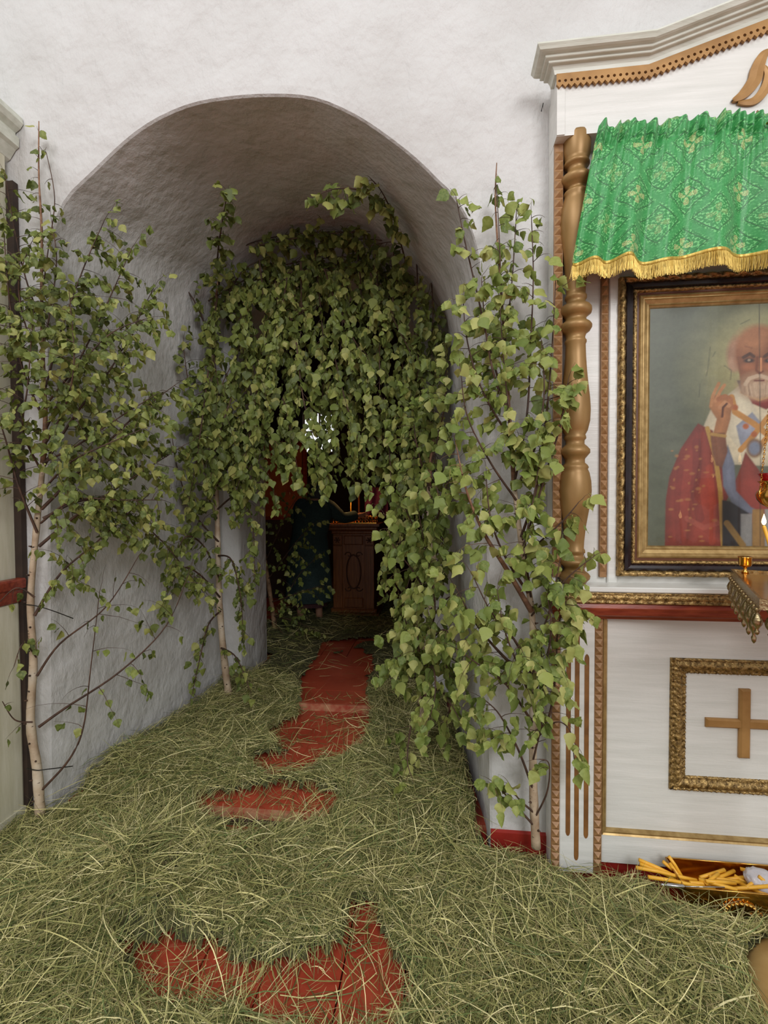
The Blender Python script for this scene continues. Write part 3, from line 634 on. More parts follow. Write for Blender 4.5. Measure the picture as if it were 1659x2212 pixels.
Zc = top+(bot-top)*V
co = np.stack([Xc, Yc, Zc], -1).reshape(-1, 3); idx = np.arange(NU*NV).reshape(NV, NU)
q = np.stack([idx[:-1, :-1], idx[1:, :-1], idx[1:, 1:], idx[:-1, 1:]], -1).reshape(-1, 4)
me = bpy.data.meshes.new('fabric'); npmesh(me, co, q); me.polygons.foreach_set('use_smooth', [True]*len(q))
uv = me.uv_layers.new(name='UVMap'); uvs = np.stack([(U*1.75/.235), (V*.64/.235)], -1).reshape(-1, 2)[q.ravel()]; uv.data.foreach_set('uv', uvs.astype(np.float32).ravel())
link('fabric', me, 'brocade', ct)
# fringe: band and hanging threads following the hem
hx, hy, hz = Xc[-1], Yc[-1], Zc[-1]; vs = []; fs = []
for i in range(NU):
    for dz, dy in ((.006, -.003), (-.001, -.005), (-.007, -.003), (-.007, .001)): vs.append((hx[i], hy[i]+dy, hz[i]+dz))
for i in range(NU-1):
    for k in range(3): fs.append((i*4+k, i*4+k+1, i*4+k+5, i*4+k+4))
MB().add(vs, fs, True).build('fringe_band', 'fringe_gold', ct)
vs = []; fs = []
for k in range(3200):
    t = k/3200*(NU-1); i = min(NU-2, int(t)); fz = t-i
    x, y, z = hx[i]+(hx[i+1]-hx[i])*fz, hy[i]+(hy[i+1]-hy[i])*fz, hz[i]+(hz[i+1]-hz[i])*fz
    L = .052+rng.uniform(-.006, .006); dx = rng.gauss(0, .004); dy = rng.uniform(-.004, .002); wd = .00055; o_ = len(vs)
    vs += [(x-wd, y-.002+dy*.3, z-.004), (x+wd, y-.002+dy*.3, z-.004), (x+dx*.4+wd, y-.003+dy, z-L*.55), (x+dx*.4-wd, y-.003+dy, z-L*.55), (x+dx+wd, y-.002+dy*1.3, z-L), (x+dx-wd, y-.002+dy*1.3, z-L)]
    fs += [(o_, o_+1, o_+2, o_+3), (o_+3, o_+2, o_+4, o_+5)]
o = MB().add(vs, fs).build('fringe_threads', 'fringe_gold', ct); o['kind'] = 'stuff'

# ------------------------------------------------------------------ neighbouring case at the left edge (its side is seen)
lc = thing('side_icon_case', (-2.3, 1.7, 0), 'cream icon case at the left edge, brown ledge and stepped cornice seen from the side', 'icon case')
LX = -1.895
MB().box(-2.9, LX, 1.5, 1.9, .03, 1.05).build('lower_body', 'cream_wood', lc)
for ya, yb in ((1.51, 1.63), (1.64, 1.76), (1.77, 1.89)): MB().box(LX, LX+.006, ya, yb, .1, 1.04).build('side_board', 'cream_wood', lc)
MB().box(-2.92, LX+.012, 1.48, 1.9, 0, .1).build('plinth', 'cream_wood', lc)
m_ = MB(); pr = [(0, 0), (.012, 0), (.02, .03), (.024, .06), (.034, .065), (.036, .1), (.03, .108), (0, .11)]; vs = []
for (x, y, ox, oy) in ((-2.9, 1.5, -1, -1), (LX, 1.5, 1, -1), (LX, 1.905, 1, 0)):
    for a, h in pr: vs.append((x+ox*a, y+oy*a, 1.045+h))
n = len(pr); m_.add(vs, [(k*n+j, (k+1)*n+j, (k+1)*n+j+1, k*n+j+1) for k in range(2) for j in range(n-1)]); m_.build('ledge', 'red_wood', lc)
MB().box(-2.88, LX-.012, 1.53, 1.9, 1.15, 3.06).build('upper_body', 'cream_wood', lc)
MB().box(LX-.03, LX+.024, 1.9, 1.926, 0, 2.93).build('dark_strip', 'dark_brown', lc)  # dark brown strip filling the narrow gap between case and wall
m_ = MB(); pr = [(0, 0), (.02, .01), (.05, .05), (.066, .06), (.068, .1), (.05, .11), (.05, .125), (.075, .14), (.09, .16), (.086, .185), (.07, .195), (0, .2)]; vs = []
for (x, y, ox, oy) in ((-2.9, 1.53, -1, -1), (LX-.03, 1.53, 1, -1), (LX-.03, 1.925, 1, 0)):
    for a, h in pr: vs.append((x+ox*a, y+oy*a, 3.03+h))
n = len(pr); m_.add(vs, [(k*n+j, (k+1)*n+j, (k+1)*n+j+1, k*n+j+1) for k in range(2) for j in range(n-1)]+[tuple(2*n+j for j in range(n))]); m_.build('cornice', 'cornice_paint', lc)
# ------------------------------------------------------------------ birches
def leafmesh(kind):
    # ovate-rhombic blade with toothed rim, folded along the midrib; hangs down -Z from the stalk at the origin
    out = [(0, .0), (.2, .02), (.36, .12), (.47, .26), (.44, .36), (.46, .42), (.36, .54), (.35, .6), (.22, .74), (.2, .79), (.09, .92), (0, 1.06)]
    r_ = random.Random(kind*13+5); fold = (.1, .28, .5, .2, .75, .35)[kind]; curl = (.1, -.25, .35, .55, -.1, .8)[kind]; wv = (.03, .05, .02, .06, .05, .07)[kind]
    vs = []; fs = []; st = .26
    def bend(x, l, sgn):
        y = abs(x)*fold+curl*l*l*.35+wv*math.sin(l*9+sgn*2+kind); return (x*(1-.18*fold), y, -st-l*(1-.12*abs(curl)*l))
    mid = [(0, .0), (0, .3), (0, .55), (0, .8), (0, 1.06)]
    vs += [bend(0, l, 0) for _, l in mid]
    for sgn in (-1, 1):
        k0 = len(vs)
        for x, l in out[1:-1]: vs.append(bend(sgn*x*(1+r_.uniform(-.08, .08)), l, sgn))
        R = list(range(k0, len(vs)))                       # 10 rim points
        T = [(0, R[0], R[1]), (0, R[1], 1), (R[1], R[2], 1), (1, R[2], R[3]), (1, R[3], R[4]), (1, R[4], 2), (R[4], R[5], 2), (2, R[5], R[6]), (2, R[6], R[7]), (2, R[7], 3), (R[7], R[8], 3), (3, R[8], R[9]), (3, R[9], 4)]
        fs += T if sgn > 0 else [t[::-1] for t in T]
    k = len(vs); vs += [(-.012, 0, 0), (.012, 0, 0), (.012, bend(0, 0, 0)[1], -st), (-.012, bend(0, 0, 0)[1], -st)]; fs.append((k, k+1, k+2, k+3))
    return vs, fs
LV = [leafmesh(k) for k in range(6)]
LM = {}
for nm in ('leaf', 'leaf_bright'):
    LM[nm] = []
    for vs, fs in LV:
        me = MB().add(vs, fs, True).mesh('leaf'); me.materials.append(MT[nm]); LM[nm].append(me)
ARX = np.array([p[0] for p in AR]); ARZ = np.array([p[1] for p in AR])
def jambL(Y): return -1.775+.23*(Y-YW)/(YB-YW)
def jambR(Y): return .205-.125*(Y-YW)/(YB-YW)
def free(p):
    x, y, z = p
    if z < .04: return False
    if y > YW-.03:
        if y < YB+.02:
            if y < YW+.03 and (x < -1.7 or x > .17): return False
            if x < jambL(y)+.035 or x > jambR(y)-.035: return False
            t = max(0, (y-YW)/(YB-YW)); k = .79 if x < -.77 else .86
            if z > np.interp(-.77+(x+.77)/(1+(k-1)*t), ARX, ARZ)*(1+.03*t)-.03: return False
            if y > YB-.05 and (x < -1.4 or x > -.13 or z > 2.7): return False
        elif y < YR+.03:
            if x < -1.39 or x > -.14: return False
        else: return y < 8
    if x > .42 and y > 1.755: return False
    if x < -1.84 and y > 1.46: return False
    return True
def cr(P, n=6):
    P = [Vector(p) for p in P]; o_ = []
    for i in range(len(P)-1):
        p0, p1, p2, p3 = P[max(i-1, 0)], P[i], P[i+1], P[min(i+2, len(P)-1)]
        for k in range(n):
            t = k/n; o_.append(.5*((2*p1)+(p2-p0)*t+(2*p0-5*p1+4*p2-p3)*t*t+(3*p1-p0-3*p2+p3)*t**3))
    return o_+[P[-1]]
def lerpY(ctrl, Yd):
    out = []
    last = Yd
    for c in ctrl:
        if len(c) > 2: last = c[2]
        out.append(at(c[0], c[1], last))
    return out
class Tree:
    def __init__(s, name, base, label, cat, group, leafm, size, maxobj=300):
        s.root = thing(name, base, label, cat, group); s.leaves = []; s.lm = leafm; s.size = size; s.maxobj = maxobj
    def twig(s, m_, p, d, L, r, droop, gap, rr, lv):
        n = 5; pts = [p.copy()]; st = L/n; d = d.normalized()
        for i in range(n):
            d = (d+Vector((rr.gauss(0, .12), rr.gauss(0, .12), rr.gauss(0, .1)-droop))).normalized(); q = pts[-1]+d*st
            if not free(q): break
            pts.append(q)
        if len(pts) < 2: return
        m_.tube(pts, [r*(1-.75*i/n) for i in range(len(pts))], 3, False)
        if lv <= 0: return
        tot = (len(pts)-1)*st; a = gap*rr.uniform(.4, 1)
        while a < tot:
            i = min(len(pts)-2, int(a/st)); f_ = a/st-i; q = pts[i].lerp(pts[i+1], f_); s.leaf(q, (pts[i+1]-pts[i]).normalized(), rr, lv); a += gap*rr.uniform(.7, 1.35)
        s.leaf(pts[-1], d, rr, lv)
    def leaf(s, q, td, rr, lv):
        if rr.random() > lv: return
        dn = (Vector((rr.gauss(0, .38), rr.gauss(0, .38)-.1, -.9))+td*.45).normalized()
        nn_ = Vector((rr.gauss(0, .75), -.75+rr.gauss(0, .6), .35+rr.gauss(0, .5))); nn_ = (nn_-dn*nn_.dot(dn))
        if nn_.length < 1e-3: return
        nn_.normalize(); z = -dn; y = -nn_; x = y.cross(z); sz = s.size*rr.uniform(.62, 1.18)
        tip = q+dn*sz*1.25
        if not free(q) or not free(tip): return
        M = Matrix(((x.x, y.x, z.x, 0), (x.y, y.y, z.y, 0), (x.z, y.z, z.z, 0), (0, 0, 0, 1)))
        s.leaves.append((Matrix.Translation(q) @ M @ Matrix.Scale(sz, 4), rr.randrange(6)))
    def branch(s, ctrl, Yd=1.9, r0=.007, t0=.2, gap=.03, L=.26, droop=.16, lgap=.023, spread=.9, lv=1., name='branch', mat='twig', seed=None, r1=.0016, ptsw=None):
        rr = random.Random(seed if seed is not None else hash(str(ctrl)) & 0xffff if False else int(sum(c[0]*7+c[1]*3 for c in ctrl)))
        P = cr(ptsw if ptsw else lerpY(ctrl, Yd)); m_ = MB()
        n = len(P); m_.tube(P, [r0+(r1-r0)*i/(n-1) for i in range(n)], 5, False)
        Ls = [0]
        for i in range(1, n): Ls.append(Ls[-1]+(P[i]-P[i-1]).length)
        a = Ls[-1]*t0; sd = 1
        while a < Ls[-1]:
            i = max(j for j in range(n-1) if Ls[j] <= a); f_ = (a-Ls[i])/max(1e-6, Ls[i+1]-Ls[i]); q = P[i].lerp(P[i+1], f_); t = (P[i+1]-P[i]).normalized()
            ax = Quaternion(t, rr.uniform(0, 2*PI)) @ t.orthogonal().normalized()
            frac = a/Ls[-1]
            s.twig(m_, q, t*.55+ax*spread+Vector((0, -.15, 0)), L*rr.uniform(.5, 1.15)*(1-.45*frac), .0017, droop, lgap, rr, lv)
            if rr.random() < .35*lv: s.leaf(q, t, rr, lv)
            a += gap*rr.uniform(.6, 1.4)
        s.twig(m_, P[-1], (P[-1]-P[-2]), L*.5, .0014, droop*.6, lgap, rr, lv)
        return m_.build(name, mat, s.root)
    def trunk(s, ctrl, Yd, r0, r1, split=.62, mat='birch_bark', wob=.004):
        P = cr(lerpY(ctrl, Yd), 5); n = len(P); rr = random.Random(int(ctrl[0][0])); R = [r0+(r1-r0)*(i/(n-1))**.85 for i in range(n)]
        R = [r*(1+.05*math.sin(i*2.3)+.04*math.sin(i*5.1)) for i, r in enumerate(R)]
        k = max(2, int(n*split)); MB().tube(P[:k+1], R[:k+1], 10).build('trunk', mat, s.root)
        if k < n-1: MB().tube(P[k:], R[k:], 7).build('upper_stem', 'stem_bark', s.root)
        m_ = MB(); c = 0                                   # bark scars and stubs
        for i in range(2, k, 2):
            a = rr.uniform(-2.6, -.5); q = P[i]+Vector((math.cos(a), math.sin(a), 0))*R[i]*.98
            m_.tube([q, q+Vector((math.cos(a), math.sin(a), .3))*.012], [.005, .002], 5); c += 1
        if c: m_.build('branch_scars', 'twig', s.root)['kind'] = 'stuff'
        return P
    def finish(s):
        L = s.leaves
        C_ = Vector((0, 0, HC)); L.sort(key=lambda e: -(e[0].to_scale().x/((e[0].translation-C_).length)))
        il = Matrix.Translation(-s.root.location)
        for M, k in L[:s.maxobj]:
            o = bpy.data.objects.new('leaf', LM[s.lm][k]); COL.objects.link(o); o.parent = s.root; o.matrix_basis = il @ M
        rest = L[s.maxobj:]
        if rest:
            cs = []; qs = []; lr = []; off = 0; tri = []; 
            for M, k in rest:
                A = np.array(M); v_ = np.array(LV[k][0]); cs.append(v_ @ A[:3, :3].T+A[:3, 3]); val = rng.random()
                for f_ in LV[k][1]:
                    if len(f_) == 3: tri.append([i+off for i in f_])
                    else: tri.append([f_[0]+off, f_[1]+off, f_[2]+off]); tri.append([f_[0]+off, f_[2]+off, f_[3]+off])
                lr += [val]*len(v_); off += len(v_)
            me = bpy.data.meshes.new('more_leaves'); npmesh(me, np.concatenate(cs), np.array(tri), 3); me.polygons.foreach_set('use_smooth', [True]*len(tri))
            at_ = me.attributes.new('lr', 'FLOAT', 'POINT'); at_.data.foreach_set('value', np.array(lr, dtype=np.float32))
            o = link('more_leaves', me, s.lm, s.root); o['kind'] = 'stuff'
        print('LEAVES', s.root.name, len(L))
GT = 'birch saplings set up around the passage'
# T1, at the left case
t = Tree('birch_sapling', at(86, 1745, 1.86)*1, 'slender birch sapling with pale trunk beside the left icon case', 'tree', GT, 'leaf', .04)
t.trunk([(87, 1760, 1.86), (80, 1660), (66, 1560), (72, 1430), (66, 1300), (78, 1150), (93, 1000), (98, 900), (93, 780), (90, 640), (90, 500), (84, 380), (84, 262)], 1.86, .0215, .002, .5)
t.branch([(75, 1330, 1.86), (130, 1240, 1.9), (210, 1170, 1.95), (330, 1060, 2.05)], r0=.007)
t.branch([(85, 1180, 1.86), (170, 1110, 1.9), (290, 1030, 2.0), (400, 960, 2.15)], r0=.008, L=.3)
t.branch([(90, 1100, 1.86), (180, 1010, 1.9), (290, 900, 2.0), (380, 830, 2.2)], r0=.008, L=.3)
t.branch([(93, 1010, 1.86), (160, 900, 1.9), (250, 780, 2.0), (330, 625, 2.1)], r0=.007, L=.24)
t.branch([(97, 930, 1.86), (150, 820, 1.9), (220, 680, 1.97), (285, 535, 2.0)], r0=.006, L=.22)
t.branch([(95, 850, 1.86), (130, 720, 1.88), (180, 580, 1.92), (228, 470, 1.95)], r0=.005, L=.2)
t.branch([(92, 760, 1.86), (112, 650, 1.85), (122, 560, 1.85), (112, 480, 1.86)], r0=.004, L=.15, lv=.8)
t.branch([(90, 640, 1.86), (104, 540, 1.86), (118, 430, 1.87), (100, 330, 1.88)], r0=.003, L=.08, lv=.35, gap=.09)
t.branch([(80, 1150, 1.85), (40, 1050, 1.78), (12, 950, 1.74), (-20, 850, 1.7)], r0=.006)
t.branch([(92, 900, 1.85), (50, 800, 1.78), (22, 660, 1.74), (8, 500, 1.72)], r0=.006)
t.branch([(90, 700, 1.86), (55, 600, 1.8), (30, 490, 1.78), (12, 385, 1.76)], r0=.004, L=.16, lv=.8)
t.branch([(85, 1010, 1.84), (50, 930, 1.72), (60, 830, 1.66), (70, 700, 1.64)], r0=.005)
t.branch([(97, 960, 1.85), (140, 880, 1.74), (160, 780, 1.7), (150, 640, 1.7)], r0=.005)
t.branch([(93, 1000, 1.85), (170, 960, 1.8), (260, 900, 1.85), (340, 850, 1.95)], r0=.005)
t.branch([(95, 880, 1.85), (160, 800, 1.8), (240, 720, 1.85), (310, 690, 1.95)], r0=.005)
t.branch([(88, 1130, 1.85), (160, 1080, 1.8), (260, 1080, 1.85), (350, 1080, 2.0)], r0=.005)
t.branch([(92, 800, 1.85), (60, 720, 1.76), (40, 620, 1.72), (60, 540, 1.7)], r0=.004)
t.branch([(90, 600, 1.86), (88, 480, 1.86), (84, 380, 1.87), (84, 290, 1.88)], r0=.002, L=.07, gap=.05, lv=.6, t0=.05)
t.branch([(92, 1060, 1.85), (150, 1000, 1.76), (230, 960, 1.76), (300, 930, 1.8)], r0=.005)
t.branch([(93, 1120, 1.86), (200, 1080, 1.98), (330, 1150, 2.15), (440, 1280, 2.35)], r0=.007, L=.22, droop=.2)
t.branch([(80, 1460, 1.86), (130, 1390, 1.9), (230, 1310, 1.95), (300, 1200, 2.0)], r0=.006, lv=.4, gap=.08)
t.branch([(84, 1570, 1.86), (140, 1530, 1.9), (260, 1450, 1.97), (360, 1350, 2.05), (410, 1230, 2.1)], r0=.007, lv=.45, gap=.09, t0=.3)
t.branch([(92, 1705, 1.86), (150, 1640, 1.88), (180, 1570, 1.9), (195, 1450, 1.92), (215, 1280, 1.95)], r0=.006, lv=.3, gap=.12, t0=.35)
t.branch([(75, 1290, 1.85), (35, 1270, 1.8), (-10, 1310, 1.76)], r0=.004, lv=.5, L=.16)
t.branch([(70, 1560, 1.85), (32, 1555, 1.8), (5, 1515, 1.76)], r0=.004, lv=.5, L=.14, gap=.07)
t.branch([(78, 1420, 1.85), (50, 1390, 1.78), (30, 1440, 1.74)], r0=.003, lv=.5, L=.14, gap=.08)
t.finish()
# T2, in the far left corner of the passage
t = Tree('birch_sapling', at(490, 1500, 2.98), 'birch sapling with white trunk in the far left corner of the passage', 'tree', GT, 'leaf', .05)
t.trunk([(494, 1500, 2.98), (484, 1420), (474, 1300), (470, 1150), (466, 1020), (458, 900), (460, 760), (466, 650), (476, 580)], 2.98, .026, .006, .85)
for c, kw in (([(472, 1170, 2.97), (420, 1110, 2.8), (385, 1020, 2.75), (370, 930, 2.7)], {}), ([(468, 1050, 2.97), (520, 960, 2.9), (560, 860, 2.85)], {}), ([(466, 960, 2.97), (415, 860, 2.8), (395, 740, 2.75)], {}),
              ([(466, 760, 2.97), (425, 660, 2.85), (388, 600, 2.8), (384, 555, 2.8)], {}), ([(468, 690, 2.97), (520, 590, 2.9), (570, 560, 2.9)], {}), ([(474, 620, 2.96), (470, 560, 2.6), (480, 480, 2.35), (492, 415, 2.22)], dict(L=.12, gap=.03)),
              ([(470, 1100, 2.97), (515, 1070, 2.85), (545, 1130, 2.8), (550, 1260, 2.78)], dict(L=.18)), ([(475, 1290, 2.96), (430, 1240, 2.75), (390, 1230, 2.6), (350, 1310, 2.5)], dict(L=.18, lv=.7)),
              ([(476, 1320, 2.96), (450, 1350, 2.8), (430, 1430, 2.7), (415, 1500, 2.66)], dict(L=.14, lv=.7)), ([(474, 1250, 2.96), (440, 1180, 2.75), (400, 1160, 2.6), (370, 1230, 2.5)], dict(L=.2)),
              ([(478, 1400, 2.95), (510, 1420, 2.8), (540, 1490, 2.7)], dict(L=.12, lv=.6)), ([(468, 1120, 2.96), (440, 1040, 2.8), (430, 940, 2.75), (450, 830, 2.75)], {}), ([(466, 900, 2.97), (500, 820, 2.85), (520, 730, 2.8)], {}),
              ([(472, 1200, 2.96), (500, 1210, 2.85), (520, 1290, 2.8), (525, 1380, 2.78)], dict(L=.14))):
    k = dict(r0=.007, L=.24, lgap=.029, gap=.036); k.update(kw); t.branch(c, **k)
t.finish()
# T4, against the right side of the passage
t = Tree('birch_sapling', at(918, 1640, 2.5), 'leafy birch leaning at the right side of the passage, pinkish trunk half hidden', 'tree', GT, 'leaf_bright', .054)
t.trunk([(919, 1650, 2.5), (913, 1500), (918, 1420), (930, 1330), (938, 1240), (930, 1150), (926, 1080), (930, 1010), (936, 950)], 2.5, .03, .008, .8)
for c, kw in (([(916, 1480, 2.49), (880, 1450, 2.35), (850, 1430, 2.3), (828, 1440, 2.3)], dict(L=.16)), ([(920, 1420, 2.49), (885, 1370, 2.3), (868, 1300, 2.25)], {}), ([(932, 1300, 2.49), (890, 1230, 2.3), (850, 1180, 2.3), (835, 1120, 2.3)], {}),
              ([(934, 1200, 2.49), (890, 1130, 2.35), (865, 1070, 2.3)], {}), ([(930, 1130, 2.49), (960, 1060, 2.3), (985, 1000, 2.25)], {}), ([(930, 1340, 2.49), (970, 1290, 2.3), (990, 1330, 2.2)], {}),
              ([(918, 1450, 2.49), (950, 1420, 2.3), (975, 1480, 2.2), (965, 1560, 2.15)], {}), ([(916, 1500, 2.48), (890, 1560, 2.3), (880, 1640, 2.2), (890, 1680, 2.15)], dict(lv=.5)), ([(926, 1370, 2.49), (940, 1320, 2.25), (930, 1240, 2.15)], {}),
              ([(936, 1250, 2.49), (920, 1190, 2.25), (905, 1110, 2.2)], {}), ([(918, 1440, 2.48), (905, 1400, 2.2), (900, 1330, 2.1)], {}), ([(930, 1150, 2.49), (950, 1100, 2.2), (940, 1040, 2.15)], {}), ([(928, 1060, 2.49), (900, 960, 2.4), (890, 860, 2.4)], {}), ([(932, 1000, 2.49), (960, 880, 2.4), (965, 780, 2.4)], {}),
              ([(917, 1480, 2.47), (960, 1500, 2.2), (1000, 1570, 2.05)], dict(L=.16, lv=.8)), ([(917, 1460, 2.47), (935, 1440, 2.15), (940, 1500, 2.05), (925, 1560, 2.0)], dict(L=.2)), ([(925, 1390, 2.47), (960, 1360, 2.15), (985, 1400, 2.05)], dict(L=.2))):
    k = dict(r0=.006, L=.22, lgap=.031, gap=.042); k.update(kw); t.branch(c, **k)
t.finish()
# T5, in front of the wall beside the big icon case
t = Tree('birch_sapling', at(1157, 1815, 1.84), 'tall birch sapling with cream trunk against the wall beside the white icon case', 'tree', GT, 'leaf_bright', .05)
t.trunk([(1158, 1830, 1.84), (1152, 1700), (1151, 1550), (1152, 1400), (1147, 1310), (1128, 1190), (1112, 1060), (1104, 950), (1095, 820), (1086, 680), (1076, 540), (1070, 430), (1073, 352)], 1.84, .0185, .002, .5)
for c, kw in (([(1148, 1320, 1.83), (1095, 1230, 1.79), (1045, 1150, 1.75), (1008, 1060, 1.72), (985, 960, 1.72)], dict(r0=.012, mat='stem_bark', t0=.45)),
              ([(1152, 1480, 1.83), (1085, 1415, 1.78), (1030, 1350, 1.74), (985, 1270, 1.72)], dict(r0=.008, t0=.4)), ([(1150, 1560, 1.83), (1095, 1480, 1.78), (1040, 1440, 1.74), (985, 1400, 1.72)], dict(r0=.006, t0=.4)),
              ([(1150, 1700, 1.83), (1120, 1620, 1.8), (1080, 1545, 1.77), (1045, 1510, 1.75)], dict(r0=.006, t0=.45)), ([(1150, 1780, 1.83), (1100, 1725, 1.8), (1065, 1690, 1.77)], dict(r0=.005, L=.14, t0=.6)),
              ([(1153, 1755, 1.83), (1120, 1725, 1.8), (1098, 1690, 1.78)], dict(r0=.005, L=.12, t0=.6)), ([(1156, 1765, 1.83), (1182, 1710, 1.78), (1186, 1650, 1.75), (1165, 1640, 1.74)], dict(r0=.004, L=.1, t0=.7, lv=.7)),
              ([(1152, 1585, 1.83), (1185, 1550, 1.77), (1200, 1460, 1.74), (1205, 1360, 1.73), (1222, 1300, 1.72)], dict(r0=.006, t0=.3, L=.16)), ([(1126, 1160, 1.83), (1160, 1050, 1.78), (1180, 900, 1.76), (1192, 760, 1.75), (1200, 610, 1.74)], dict(r0=.006, L=.14, t0=.1, lgap=.026)),
              ([(1110, 1050, 1.83), (1138, 900, 1.8), (1146, 750, 1.79), (1152, 600, 1.79), (1148, 470, 1.8)], dict(r0=.005, L=.12, t0=.1, lv=.85)), ([(1100, 900, 1.83), (1060, 760, 1.8), (1030, 630, 1.8), (1004, 520, 1.8), (985, 425, 1.82)], dict(r0=.005, L=.12, t0=.1, lv=.9)),
              ([(1090, 750, 1.83), (1105, 620, 1.81), (1112, 520, 1.81), (1116, 450, 1.82)], dict(r0=.003, L=.1, lv=.8, t0=.1)), ([(1130, 1200, 1.83), (1190, 1150, 1.75), (1225, 1115, 1.72), (1250, 1085, 1.71)], dict(r0=.004, L=.1, t0=.3)),
              ([(1148, 1330, 1.83), (1195, 1280, 1.75), (1240, 1235, 1.71), (1285, 1200, 1.7)], dict(r0=.004, L=.1, t0=.3)), ([(1128, 1190, 1.83), (1180, 1020, 1.76), (1210, 920, 1.74), (1228, 820, 1.73)], dict(r0=.005, L=.13, t0=.15)),
              ([(1155, 1600, 1.83), (1200, 1560, 1.74), (1232, 1580, 1.72), (1240, 1640, 1.71)], dict(r0=.003, L=.08, t0=.6, lv=.7)), ([(1104, 950, 1.83), (1045, 850, 1.78), (1010, 740, 1.77), (1000, 640, 1.78)], dict(r0=.005, L=.14, t0=.2)),
              ([(1115, 1080, 1.83), (1060, 1000, 1.77), (1010, 900, 1.75), (995, 800, 1.75)], dict(r0=.005, L=.16, t0=.2)), ([(1150, 1400, 1.82), (1180, 1340, 1.73), (1200, 1260, 1.71), (1215, 1180, 1.7)], dict(r0=.004, L=.14, t0=.2)),
              ([(1150, 1520, 1.82), (1120, 1440, 1.72), (1090, 1360, 1.68), (1075, 1280, 1.68)], dict(r0=.005, t0=.2, L=.18)), ([(1086, 690, 1.83), (1082, 600, 1.8), (1078, 500, 1.8), (1072, 400, 1.82)], dict(r0=.003, L=.08, t0=.05, lv=.9, gap=.035)),
              ([(1152, 1640, 1.82), (1170, 1560, 1.74), (1175, 1480, 1.72), (1168, 1400, 1.7)], dict(r0=.004, t0=.2, L=.14)), ([(1105, 1000, 1.83), (1100, 900, 1.77), (1088, 780, 1.76), (1080, 660, 1.78)], dict(r0=.004, L=.13, t0=.05)),
              ([(1150, 1460, 1.82), (1110, 1380, 1.74), (1060, 1320, 1.7), (1020, 1240, 1.68)], dict(L=.2)), 
              ([(1140, 1280, 1.82), (1090, 1200, 1.74), (1060, 1120, 1.72), (1050, 1030, 1.72)], dict(L=.18)),  ([(1152, 1500, 1.82), (1180, 1430, 1.73), (1190, 1350, 1.7), (1180, 1270, 1.7)], dict(L=.16)),
              ([(1112, 1060, 1.82), (1150, 980, 1.75), (1175, 860, 1.74), (1170, 740, 1.75)], dict(L=.14)), ([(1100, 900, 1.82), (1070, 820, 1.76), (1050, 720, 1.76), (1040, 600, 1.78)], dict(L=.13)),
              ([(1147, 1290, 1.83), (1135, 1180, 1.76), (1150, 1090, 1.74), (1165, 1000, 1.73)], dict(r0=.004, L=.15, t0=.15))):
    k = dict(r0=.006, L=.2, lgap=.027, gap=.038); k.update(kw); t.branch(c, **k)
t.finish()
# T3, a brown stick birch just inside the dim room
t = Tree('birch_sapling', at(597, 1385, 4.5), 'thin brown birch leaning in the dim room behind the left reveal', 'tree', GT, 'leaf', .05)
t.trunk([(598, 1392, 4.5), (590, 1330), (580, 1260), (570, 1190), (560, 1100), (556, 1000)], 4.5, .028, .012, 1., 'stick_bark')
for c in ([(588, 1300, 4.49), (620, 1290, 4.4), (660, 1275, 4.35), (700, 1265, 4.3)], [(590, 1330, 4.49), (630, 1340, 4.4), (680, 1360, 4.35)], [(580, 1250, 4.49), (640, 1170, 4.3), (680, 1130, 4.25)], [(575, 1210, 4.49), (620, 1110, 4.3), (660, 1050, 4.25)], [(592, 1350, 4.49), (640, 1250, 4.4), (690, 1200, 4.35)], [(590, 1340, 4.49), (620, 1380, 4.35), (650, 1400, 4.3)]):
    t.branch(c, r0=.006, L=.25, lgap=.034, gap=.06)
t.finish()
# cut branches hung across the portal
GG = 'cut birch branches hung over the portal'
def bough(label, stems, size=.056, lm='leaf', **kw):
    b0 = at(stems[0][0][0], stems[0][0][1], stems[0][0][2]); t = Tree('birch_bough', b0, label, 'branch', GG, lm, size)
    for c in stems:
        k = dict(r0=.005, L=.3, gap=.042, lgap=.031, t0=.0, droop=.34, spread=.7); k.update(kw); t.branch(c, **k)
    t.finish()
bough('leafy birch bough lying along the crown of the passage vault', [[(415, 625, 2.95), (520, 535, 2.95), (640, 505, 2.95), (770, 500, 2.95)], [(560, 530, 2.85), (680, 508, 2.82), (800, 500, 2.85)]], L=.17, droop=.16, gap=.03)
bough('birch bough stretched level across the lunette behind the others', [[(450, 650, 3.0), (560, 590, 3.02), (680, 560, 3.02), (800, 560, 3.02), (920, 610, 3.0)], [(500, 640, 2.95), (620, 590, 2.96), (760, 580, 2.96), (880, 610, 2.95)]], L=.26, gap=.028)
bough('birch bough running from the right springing under the vault', [[(965, 660, 2.9), (930, 570, 2.92), (830, 520, 2.92), (700, 520, 2.9)], [(955, 590, 2.85), (880, 525, 2.85), (800, 530, 2.85)]], L=.17, droop=.16, gap=.03)
bough('birch bough drooping at the left of the portal beside the white trunk', [[(500, 590, 2.9), (520, 680, 2.86), (530, 800, 2.85), (560, 950, 2.85)], [(470, 640, 2.85), (460, 740, 2.8), (480, 880, 2.8), (510, 1020, 2.8)]])
bough('birch bough hanging left of the bright window gap', [[(590, 550, 2.92), (600, 660, 2.88), (620, 820, 2.88), (610, 960, 2.88)], [(560, 560, 2.85), (575, 720, 2.82), (560, 860, 2.82), (540, 990, 2.82)]])
bough('birch bough hanging straight down the middle of the portal', [[(680, 540, 2.92), (690, 640, 2.88), (700, 800, 2.88), (680, 1000, 2.88)], [(650, 565, 2.85), (650, 700, 2.82), (640, 860, 2.82)]])
